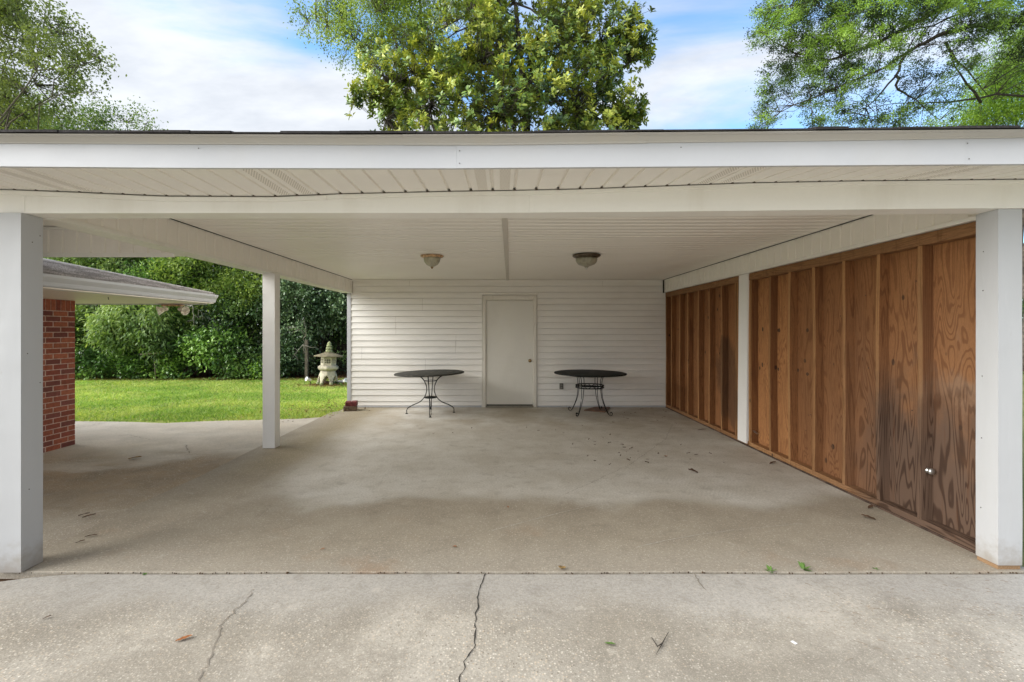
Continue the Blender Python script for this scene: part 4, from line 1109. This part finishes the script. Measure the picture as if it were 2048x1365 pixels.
def tree(name,label,cat,root,top,rad,blobs,ncl,per,spread,L,W,pal,mat='leaf',bark='bark',group=None,
         shell=2.4,gap=-.12,gs=.9,droop=.0,out=.7,rosette=False,twig=.25,twr=.008,seed=1,updir=.6,fold=.25,extra=None):
    o=empty(name,tuple(root),label=label,cat=cat,group=group); base=Vector(root)
    P,O,idx=blob_points(blobs,ncl,shell,gap,gs,seed*3.7)
    if extra is not None: P=np.concatenate([P,extra]); O=np.concatenate([O,rand_dirs(len(extra))*.6])
    m=MB(); nodes=limbs(m,root,top,rad,[b[0] for b in blobs],seed)
    twigs(m,nodes,P,twig,twr,seed)
    m.v=[tuple(Vector(v)-base) for v in m.v]; m.build('trunk',M[bark],o)
    n=len(P); k=per
    C=np.repeat(P,k,0); OO=np.repeat(O,k,0); N=n*k
    tone=np.repeat(np.clip(.5+fbm(P,1.3,seed)*.9+RNG.normal(0,.16,n),0,1),k)
    if rosette:
        ax=O*out+np.array([0,0,updir])+RNG.normal(0,.35,(n,3)); ax/=np.linalg.norm(ax,axis=1,keepdims=True); ax=np.repeat(ax,k,0)
        rd=rand_dirs(N); rd-=ax*(rd*ax).sum(1,keepdims=True); rd/=np.linalg.norm(rd,axis=1,keepdims=True)
        el=RNG.uniform(.05,.9,N)[:,None]; d=rd+ax*el; c=C+ax*RNG.uniform(-.12,.08,N)[:,None]*spread/.1+rd*.015; up=ax
    else:
        c=C+RNG.normal(0,spread,(N,3)); d=OO*out+rand_dirs(N)+np.array([0,0,-droop]); L=L*(1.22 if group==SG else 1.); W=W*(1.22 if group==SG else 1.); up=np.tile([0,0,1.],(N,1))+RNG.normal(0,.35,(N,3))
    LL=L*RNG.uniform(.65,1.25,N); WW=W*RNG.uniform(.7,1.2,N)
    a,b,cc=[np.array(q) for q in pal]
    t=np.clip(tone+RNG.normal(0,.17,N),0,1)[:,None]
    col=np.where(t<.5,a+(b-a)*t*2,b+(cc-b)*(t-.5)*2)
    V,Fc,Cc=(leaf_oval(c,d,up,LL,WW,col) if (rosette or mat=='leaf_gloss') else leaf_geo(c,d,up,LL,WW,col,fold))
    mesh_np('crown',V-np.array(tuple(base)),Fc,Cc,M[mat],o)
    return o
ground_litter()
B=lambda x,y,Y,rx,ry,rz:(at(x,y,Y),(rx,ry,rz))
# magnolia behind the carport
mag=[B(860,215,15.6,2.1,2.0,1.4),B(1000,230,15.2,2.4,2.2,1.5),B(1150,220,15.5,2.3,2.1,1.5),B(800,150,16,1.5,1.8,1.4),B(930,110,15.6,1.9,2,1.6),
     B(1060,110,16,2.0,2.2,1.7),B(1190,110,16.2,1.7,1.9,1.6),B(960,20,16.2,1.5,1.8,1.6),B(1170,15,16.4,1.3,1.6,1.7),B(1255,95,16,1.0,1.2,.9),B(1235,215,16,.95,1.2,.9),B(775,240,15.8,1.2,1.2,1.0),B(745,190,15.6,.55,.8,1.1),B(1275,40,16.2,.5,.8,.5),B(1290,85,16,.5,.8,.4),B(1255,235,15.8,.7,.9,.35),B(715,200,15.6,.3,.6,.7),B(1120,-50,16.4,1.2,1.6,1.2),B(960,-60,16.4,1.2,1.6,1.3)]
magc=[b for b in mag]
tree('magnolia_tree','large magnolia with glossy yellow-green leaves rising behind the carport roof','tree',(.6,16.2,0),(.7,16.2,12.5),.26,magc,4900,13,.10,.158,.072,
     [(.045,.09,.036),(.22,.35,.07),(.66,.69,.14)],'leaf_mag','bark_dark',shell=2.2,gap=-.07,gs=1.0,rosette=True,twig=.5,twr=.010,seed=3,updir=.75)
# oak to its left, farther
oak=[B(640,20,20,1.0,1.4,1.0),B(690,70,20,1.2,1.5,1.2),B(740,110,20,1.5,1.6,1.0),B(760,30,20.5,2.0,2,1.6),B(840,40,21,2,2,1.8),B(850,-60,21,3,2.5,2),B(610,35,19.6,.45,.7,.9),B(720,-60,20.5,2.4,2,1.6),B(800,90,20.5,1.3,1.5,1.0)]
tree('oak_tree','feathery green oak reaching out left of the magnolia','tree',(-2.2,21.5,0),(-3.4,21,13.5),.30,oak,2100,17,.17,.115,.056,
     [(.11,.17,.045),(.26,.37,.085),(.44,.55,.14)],'leaf_soft','bark',gap=-.02,gs=1.1,twig=.45,twr=.010,seed=5,droop=.3)
# airy tree at the upper left
lt=[B(40,60,14,1.0,1.4,1.1),B(110,120,14,1.0,1.3,.75),B(60,170,14.4,1.1,1.4,1.0),B(165,130,13.8,.6,1.,.55),B(40,230,14.6,1.3,1.4,.8),B(20,10,14,1.4,1.4,.7),B(130,70,14.2,.65,1.,.5),B(-80,80,14.5,1.6,1.6,1.6),B(-90,200,14.6,1.5,1.6,1.2),B(185,180,13.8,.35,.7,.2),B(-40,-60,14.,1.8,1.6,1.2),B(200,110,13.8,.3,.6,.3)]
tree('maple_tree','airy pale green tree with thin drooping limbs at the upper left','tree',(-16.6,14.6,0),(-15.6,14.4,10.),.11,lt,1500,17,.12,.10,.06,
     [(.13,.16,.075),(.24,.30,.11),(.36,.43,.14)],'leaf_soft','bark',gap=-.01,gs=1.3,twig=.6,twr=.007,seed=8,droop=.4)
lb=[B(120,245,20,2.0,1.6,.7),B(205,250,20,1.1,1.3,.6),B(255,240,20,.9,1.,.6),B(30,235,20.5,2.2,1.6,1.1),B(295,255,19.8,.55,.6,.2),B(-60,220,20.5,2.4,1.6,1.5),B(150,300,20,3.,1.6,1.1)]
tree('hackberry_tree','bushy green tree low over the left roof edge','tree',(-18.2,20.4,0),(-18.,20.2,7.8),.2,lb,1300,14,.20,.11,.06,
     [(.08,.14,.05),(.17,.26,.075),(.30,.41,.11)],'leaf','bark',gap=-.08,gs=1.,twig=.4,seed=9)
# cedar sweeping in from the right, built on explicit limbs
def cedar():
    root=Vector((18.4,15.2,0)); o=empty('cedar_tree',tuple(root),label='cedar with long sweeping feathery limbs at the upper right',cat='tree')
    m=MB(); rnd=random.Random(4)
    m.tube([root,root+Vector((.1,0,5)),root+Vector((-.1,.1,10)),root+Vector((0,0,15))],[.34,.28,.2,.06],10)
    L=[[(2230,60,14.6),(2048,40,14.2),(1938,52,14),(1894,66,13.9),(1833,95,13.7),(1773,133,13.5),(1716,157,13.4),(1650,185,13.2),(1560,225,13.)],
       [(2200,-160,14.6),(2000,-60,14.4),(1912,0,14.3),(1811,57,14.),(1732,98,13.8),(1660,120,13.6),(1590,110,13.5),(1530,70,13.4)],
       [(2180,-40,14.4),(1950,10,14.6),(1870,50,14.6),(1790,68,14.4),(1720,75,14.2)],
       [(1960,205,14.3),(1920,150,14.1),(1893,86,13.9)],
       [(2200,200,15),(1990,190,14.6),(1900,205,14.4),(1810,207,14.2),(1740,215,14.)],
       [(1810,115,13.6),(1790,153,13.5),(1750,200,13.4),(1700,240,13.2)],
       [(1790,150,13.5),(1797,180,13.4),(1830,200,13.4),(1880,240,13.3)],
       [(1890,86,13.9),(1930,140,13.8),(1985,200,13.8)],
       [(2150,-200,14.),(1850,-90,13.8),(1700,-30,13.6),(1600,10,13.4),(1540,15,13.3)]]
    nodes=[]
    for pl in L:
        pts=[at(*p) for p in pl]; q=[]
        for i in range(len(pts)-1):
            for k in range(3): q.append(pts[i].lerp(pts[i+1],k/3)+Vector((rnd.gauss(0,.02),rnd.gauss(0,.02),rnd.gauss(0,.02))))
        q.append(pts[-1]); r0=.085 if len(pl)>6 else .042
        m.tube(q,[r0*(1-.88*i/(len(q)-1)) for i in range(len(q))],7); nodes+=q
    bl=[(1560,60,52,1),(1640,45,66,1),(1705,30,60,1),(1600,108,56,1),(1675,105,66,1.1),(1745,60,75,1),(1555,155,40,.8),(1605,160,48,1),(1660,185,46,.9),(1535,190,30,.8),(1522,245,24,1),(1545,225,26,.8),(1640,245,26,1),(1700,240,36,.9),(1750,215,44,.6),(1820,235,52,.8),(1770,260,40,.9),(1850,170,45,.5),(1900,110,55,.6),(1960,30,76,.9),(2010,15,70,1),(1985,130,48,.7),(1870,25,66,.7),(1800,20,60,.8),(1820,110,56,.5),(1900,200,45,.5),(2040,90,40,.8),(1520,75,26,1),(1540,20,30,1),(1660,-30,90,1),(1800,-50,110,1),(1960,-60,110,1),(1580,20,40,.9),(2120,60,90,1),(1720,140,50,.6),(1630,215,30,.7),(1690,160,40,.7)]
    P=[]
    for (x,y,r,dn) in bl:
        for i in range(int(r*r*.0105*dn*1.45)+3):
            a=rnd.random()*6.283; q=r*math.sqrt(rnd.random()); P.append(tuple(at(x+q*math.cos(a),y+q*.8*math.sin(a),13.6+rnd.gauss(0,.75))))
    P=np.array(P); twigs(m,nodes,P,.35,.007,4)
    m.v=[tuple(Vector(v)-root) for v in m.v]; m.build('trunk',M['bark_dark'],o)
    n=len(P); k=78; N=n*k
    ax=RNG.normal(0,.35,(n,3))+np.array([-.8,0,-.25]); ax/=np.linalg.norm(ax,axis=1,keepdims=True); ax=np.repeat(ax,k,0)
    t=RNG.normal(0,1,N)[:,None]
    c=np.repeat(P,k,0)+ax*t*.11+RNG.normal(0,.06,(N,3)); d=ax+rand_dirs(N)*.9+np.array([0,0,-.1])
    tone=np.repeat(np.clip(.45+fbm(P,1.1,2.)*1.7+RNG.normal(0,.16,n),0,1),k); tt=np.clip(tone+RNG.normal(0,.15,N),0,1)[:,None]
    a,b,cc=np.array((.028,.045,.022)),np.array((.105,.175,.045)),np.array((.36,.54,.11))
    col=np.where(tt<.5,a+(b-a)*tt*2,b+(cc-b)*(tt-.5)*2)
    V,Fc,Cc=leaf_geo(c,d,np.tile([0,0,1.],(N,1))+RNG.normal(0,.4,(N,3)),.068*RNG.uniform(.6,1.3,N),.027,col)
    mesh_np('crown',V-np.array(tuple(root)),Fc,Cc,M['leaf_soft'],o)
cedar()
gr=[B(2040,120,17,1.4,1.4,1.1),B(2000,190,17,1.2,1.4,1.0),B(1960,245,17,1.2,1.3,.7),B(2060,230,17,1.6,1.5,1.2),B(1900,262,17,.8,1.,.35),B(2110,130,17.4,1.6,1.6,1.6)]
tree('cypress_tree','bright green bushy tree at the right edge above the roof','tree',(19.3,17.4,0),(19.2,17.2,10.),.2,gr,1900,22,.17,.10,.034,
     [(.10,.18,.045),(.24,.40,.065),(.42,.60,.10)],'leaf_soft','bark',gap=-.12,gs=1.,twig=.3,seed=12,droop=.3)

# hedge line at the back of the lawn
SG='shrubs and small trees along the back of the lawn'
def shrub(name,label,x,Y,blobs,ncl,per,sp,L,W,pal,mat='leaf',seed=1,cat='shrub',top=None,rad=.05,**k):
    rx=(x-CX)/F*Y; zt=max(b[0].z for b in blobs)*.75
    tree(name,label,cat,(rx,Y+.2,-.03),(rx+.05,Y+.2,top or zt),rad,blobs,ncl,per,sp,L,W,pal,mat,k.pop('bark','bark_dark'),group=SG,seed=seed,**k)
DK=[(.018,.042,.017),(.060,.125,.036),(.22,.34,.10)]
MD=[(.030,.075,.022),(.12,.25,.05),(.32,.52,.11)]
LTG=[(.05,.10,.028),(.19,.30,.065),(.42,.54,.14)]
PALE=[(.07,.13,.04),(.20,.32,.09),(.44,.56,.20)]
BLU=[(.03,.06,.03),(.10,.18,.075),(.32,.44,.24)]
shrub('loquat_shrub','pale green drooping-leaf shrub, the lightest one left of the middle',270,14.7,[B(265,640,14.7,.95,.8,.75),B(235,680,14.6,.8,.7,.5),B(305,650,14.7,.7,.7,.6),B(320,690,14.6,.55,.6,.35),B(270,610,14.8,.9,.7,.4),B(215,640,14.7,.4,.5,.4)],620,15,.12,.135,.042,PALE,'leaf',21,gap=-.1,droop=.9,twig=.4,rad=.05)
shrub('low_shrub','low dark green shrub in front of the pale one beside the brick wall',190,15.0,[B(185,725,14.8,.9,.7,.55),B(240,735,14.7,.9,.6,.45),B(150,700,15,.9,.7,.8),B(290,735,14.8,.6,.5,.35)],620,13,.11,.085,.045,MD,'leaf_gloss',22)
shrub('lime_shrub','yellow-green upright shrub just right of the brick wall',165,15.3,[B(165,650,15.2,.6,.6,.7),B(160,690,15.,.55,.6,.6),B(130,630,15.2,.7,.6,.9)],330,13,.10,.085,.045,LTG,'leaf',23)
shrub('camellia_shrub','bright mid-green camellia shrub at the centre of the lawn edge',410,14.9,[B(400,700,14.9,1.0,.8,.5),B(440,720,14.8,.9,.7,.4),B(385,735,14.8,.7,.6,.3),B(450,680,15,.7,.6,.4)],720,13,.11,.10,.05,MD,'leaf_gloss',24,twig=.2,extra=None)
shrub('holly_shrub','dark broad holly shrub left of the white middle post',490,15.3,[B(490,690,15.2,1.1,.8,.9),B(500,735,15.,.9,.7,.4),B(470,640,15.5,1.2,.8,.8),B(545,720,15.2,.8,.7,.6)],900,13,.12,.08,.045,DK,'leaf_gloss',25)
shrub('dogwood_tree','tall yellow-green layered small tree above the shrubs left of the middle post',430,16.,[B(400,555,15.8,1.4,1,.8),B(470,585,15.8,1.3,1,.7),B(500,620,15.7,.8,.8,.6),B(370,535,15.9,1.,.9,.7),B(440,520,16,1.6,1,.7),B(430,610,15.6,.9,.8,.5),B(520,575,15.8,.7,.8,.8)],900,14,.14,.095,.048,LTG,'leaf',26,cat='tree',gap=-.04,twig=.4,rad=.08)
shrub('privet_tree','olive green tree spreading above the house roof tip',230,17.,[B(215,540,16.8,1.7,1,.7),B(150,545,16.8,1.4,1,.8),B(270,545,16.8,1.,.9,.7),B(100,530,17,1.6,1,.9),B(240,510,17,1.8,1.2,.8),B(330,520,17.2,1.2,1,.8)],1000,14,.15,.10,.045,PALE,'leaf',27,cat='tree',gap=-.08,droop=.5,rad=.09)
shrub('viburnum_shrub','dark leafy shrub between the middle post and the stone lantern',590,15.4,[B(580,700,15.2,.85,.7,.7),B(590,660,15.4,.9,.8,.8),B(560,730,15.,.7,.6,.4),B(620,720,15.8,.5,.5,.5)],620,13,.11,.075,.042,BLU,'leaf_gloss',28)
shrub('laurel_tree','dark glossy tree overhanging the stone lantern beside the rear wall',640,16.,[B(610,600,15.6,1.3,1,.8),B(660,590,15.6,1.1,1,.8),B(640,640,15.8,1.,.8,.45),B(575,610,15.8,1.1,1,.9),B(690,620,15.8,.9,.9,.7),B(700,560,16,1.3,1,.9),B(620,545,16,1.6,1,.9)],1500,14,.13,.085,.047,BLU,'leaf_gloss',29,cat='tree',rad=.09,twig=.35)
shrub('ivy_shrub','dark ground-hugging shrub behind the stone lantern post',670,16.4,[B(680,720,16.,.7,.5,.5),B(655,735,16,.6,.5,.35),B(700,690,16.2,.6,.5,.6)],280,12,.10,.075,.042,DK,'leaf_gloss',30)
shrub('yaupon_tree','dark dense tree in the gap behind the pale and the camellia shrubs',350,16.4,[B(345,640,16.2,1.2,.9,1.2),B(320,580,16.4,1.3,1,1.0),B(360,700,16.,1.,.8,.7),B(290,600,16.6,1.2,.9,1.)],1100,13,.13,.08,.042,DK,'leaf_gloss',31,cat='tree',rad=.08)
shrub('elaeagnus_shrub','dark mixed shrub at the left end behind the lime shrub',150,16.2,[B(150,640,16.2,1.6,1,1.6),B(80,650,16.2,1.6,1,1.8),B(210,600,16.4,1.3,.9,1.2),B(220,690,16.,1.,.8,.9)],1300,13,.14,.085,.045,DK,'leaf_gloss',32)
shrub('photinia_shrub','mid green loose shrub filling the hedge between the camellia and the middle post',455,15.9,[B(450,640,15.8,1.1,.9,.9),B(420,660,15.8,.9,.8,.7),B(480,600,15.9,1.1,.9,.8),B(440,590,16,1.,.9,.7)],900,14,.14,.085,.045,LTG,'leaf',33)
shrub('ligustrum_tree','mid green tree closing the hedge behind the floodlights',340,15.9,[B(340,620,15.9,1.1,.9,.9),B(370,650,15.8,.8,.8,.8),B(310,560,16,1.2,.9,.9),B(350,560,16,1.2,.9,.9),B(380,600,15.9,.9,.8,.8)],1000,14,.15,.085,.045,MD,'leaf',34,cat='tree',rad=.07)
shrub('azalea_shrub','low mid green shrub at the lawn edge left of the middle post',350,15.0,[B(345,735,14.9,.7,.6,.4),B(320,720,15.,.6,.6,.5),B(470,745,14.8,.7,.6,.3),B(530,740,14.9,.6,.6,.35)],520,13,.11,.08,.045,MD,'leaf',35)
# the wood beyond, one mass
def wood_mass():
    n=9500; x=-24+RNG.random(n)*25; z=RNG.random(n)**.9*7.0; y=17.8+RNG.random(n)*3.5
    P=np.stack([x,y+.8*np.sin(x*1.1),z],1); k=15; N=n*k
    nz=fbm(P,.7,4.); tone=np.repeat(np.clip(.35+nz*.9,0,1),k)
    c=np.repeat(P,k,0)+RNG.normal(0,.24,(N,3)); d=rand_dirs(N)+np.array([0,-.5,-.2])
    a,b,cc=np.array((.018,.036,.014)),np.array((.055,.11,.03)),np.array((.17,.27,.07)); t=np.clip(tone+RNG.normal(0,.15,N),0,1)[:,None]
    col=np.where(t<.5,a+(b-a)*t*2,b+(cc-b)*(t-.5)*2)
    V,Fc,Cc=leaf_geo(c,d,np.tile([0,0,1.],(N,1))+RNG.normal(0,.5,(N,3)),.17*RNG.uniform(.7,1.3,N),.10,col)
    mesh_np('woodland',V,Fc,Cc,M['leaf'],kind='stuff',label='dense dark woodland beyond the shrubs',cat='woodland')
wood_mass()
def far_wood():
    n=4200; x=6+RNG.random(n)*62; y=24+RNG.random(n)*5+np.abs(x-6)*.25; z=RNG.random(n)**.9*6.2
    P=np.stack([x,y,z],1); k=12; N=n*k; tone=np.repeat(np.clip(.4+fbm(P,.5,6.)*.9,0,1),k)
    c=np.repeat(P,k,0)+RNG.normal(0,.4,(N,3)); d=rand_dirs(N); a,b,cc=np.array((.025,.05,.018)),np.array((.07,.13,.035)),np.array((.18,.28,.07)); t=tone[:,None]
    V,Fc,Cc=leaf_geo(c,d,np.tile([0,0,1.],(N,1))+RNG.normal(0,.5,(N,3)),.34*RNG.uniform(.7,1.3,N),.2,np.where(t<.5,a+(b-a)*t*2,b+(cc-b)*(t-.5)*2))
    mesh_np('woodland',V,Fc,Cc,M['leaf'],kind='stuff',label='far belt of green woodland beyond the stud wall',cat='woodland')
far_wood()
# bare grey twigs hanging before the dark shrubs
def bare(label,x,y,Y,n,r,seed,dirn):
    rnd=random.Random(seed); p0=at(x,y,Y); o=empty('bare_branch',tuple(p0),label=label,cat='branch',group='bare grey branches before the shrubs'); m=MB()
    for i in range(n):
        d=Vector((dirn[0]+rnd.gauss(0,.5),rnd.gauss(0,.3),dirn[1]+rnd.gauss(0,.45))).normalized(); p=Vector((0,0,0)); pts=[p.copy()]
        for k in range(7):
            d=(d+Vector((rnd.gauss(0,.28),rnd.gauss(0,.2),rnd.gauss(0,.28)-.05))).normalized(); p=p+d*r/7; pts.append(p.copy())
        m.tube(pts,[.011*(1-.8*j/7) for j in range(8)],5,False)
        for q in pts[3:6]:
            e=(d+Vector((rnd.gauss(0,.8),rnd.gauss(0,.5),rnd.gauss(0,.8)))).normalized(); m.tube([q,q+e*r*.16,q+e*r*.3+Vector((0,0,-.04))],[.006,.004,.0015],4,False)
    m.build('twig_spray',M['bark_pale'],o)
bare('bare pale branch reaching left above the lawn by the middle post',612,672,14.6,3,.8,3,(-.9,.15))
bare('bare grey twigs drooping left of the stone lantern',606,690,14.5,5,.55,5,(.2,-.9))
bare('bare pale twigs under the house eave tip',385,612,14.5,5,.7,6,(.1,-.6))

# ================================================================== LIGHT, SKY, CAMERA
SUN_EL, SUN_AZ = R(28), R(257)                          # azimuth measured from +Y towards +X; the light comes over the viewer's left shoulder
sd_=Vector((math.sin(SUN_AZ)*math.cos(SUN_EL),math.cos(SUN_AZ)*math.cos(SUN_EL),math.sin(SUN_EL)))
sl_=bpy.data.lights.new('sun','SUN'); sl_.energy=2.9; sl_.angle=R(70); sl_.color=(1.,.965,.91)
so=bpy.data.objects.new('sun',sl_); COL.objects.link(so); so.rotation_euler=sd_.to_track_quat('Z','Y').to_euler()
w=bpy.data.worlds.new('World'); SC.world=w; w.use_nodes=True; nt=w.node_tree; nt.nodes.clear()
t=NT.__new__(NT); t.t=nt; t.m=w
out=t.n('ShaderNodeOutputWorld')
sky=t.n('ShaderNodeTexSky'); sky.sky_type='NISHITA'; sky.sun_disc=False; sky.sun_elevation=SUN_EL; sky.sun_rotation=SUN_AZ; sky.air_density=1.0; sky.dust_density=.6; sky.ozone_density=2.2
tc=t.n('ShaderNodeTexCoord'); v=tc.outputs['Generated']; x,y,z=t.xyz(v)
zc=t.math('ADD',t.math('MAXIMUM',z,0.),.22)
cv=t.n('ShaderNodeCombineXYZ',{0:t.math('DIVIDE',x,zc),1:t.math('DIVIDE',y,zc),2:0.})
mp=t.n('ShaderNodeMapping',{'Vector':cv.outputs[0],'Scale':(.75,1.35,1.),'Location':(2.3,.7,0.)}).outputs[0]
n1=t.noise(mp,1.05,9.,.56,.45); n2=t.noise(mp,3.2,5.,.6)
cover=t.math('ADD',n1,t.math('MULTIPLY',x,-.19))                       # more cloud to the left
cover=t.math('ADD',cover,t.math('MULTIPLY',t.ramp(y,.35,-.2),.22))     # and behind the viewer
cover=t.math('ADD',cover,t.ramp(z,.62,.38,-.03,.10))
mask=t.ramp(cover,.43,.66)
lum=t.ramp(t.n('ShaderNodeVectorMath',{0:v,1:tuple(sd_)},operation='DOT_PRODUCT').outputs['Value'],.70,1.,1.,2.6)
ccol=t.mix(t.ramp(n2,.3,.7),(3.2,3.34,3.58),(4.2,4.3,4.42))
cl=t.n('ShaderNodeVectorMath',{0:ccol,3:lum},operation='SCALE').outputs[0]
skyc=t.mix(1.,sky.outputs[0],(1.0,1.42,1.64),'MULTIPLY')
fin=t.mix(t.math('MULTIPLY',mask,.96),skyc,cl)
bg=t.n('ShaderNodeBackground',{'Color':fin,'Strength':.10}); nt.links.new(bg.outputs[0],out.inputs[0])

cam=bpy.data.cameras.new('camera'); co=bpy.data.objects.new('camera',cam); COL.objects.link(co)
co.location=(0,0,HC); co.rotation_euler=(R(90),0,0); cam.sensor_width=36; cam.lens=36*F/2048; cam.shift_x=(1024-CX)/2048; cam.shift_y=-(682.5-CY)/2048
cam.clip_start=.05; cam.clip_end=1000; SC.camera=co
SC.view_settings.view_transform='Standard'; SC.view_settings.look='None'; SC.view_settings.gamma=1.; SC.view_settings.exposure=1.3
SC.cycles.max_bounces=14; SC.cycles.diffuse_bounces=10; SC.cycles.transmission_bounces=6; SC.cycles.glossy_bounces=4
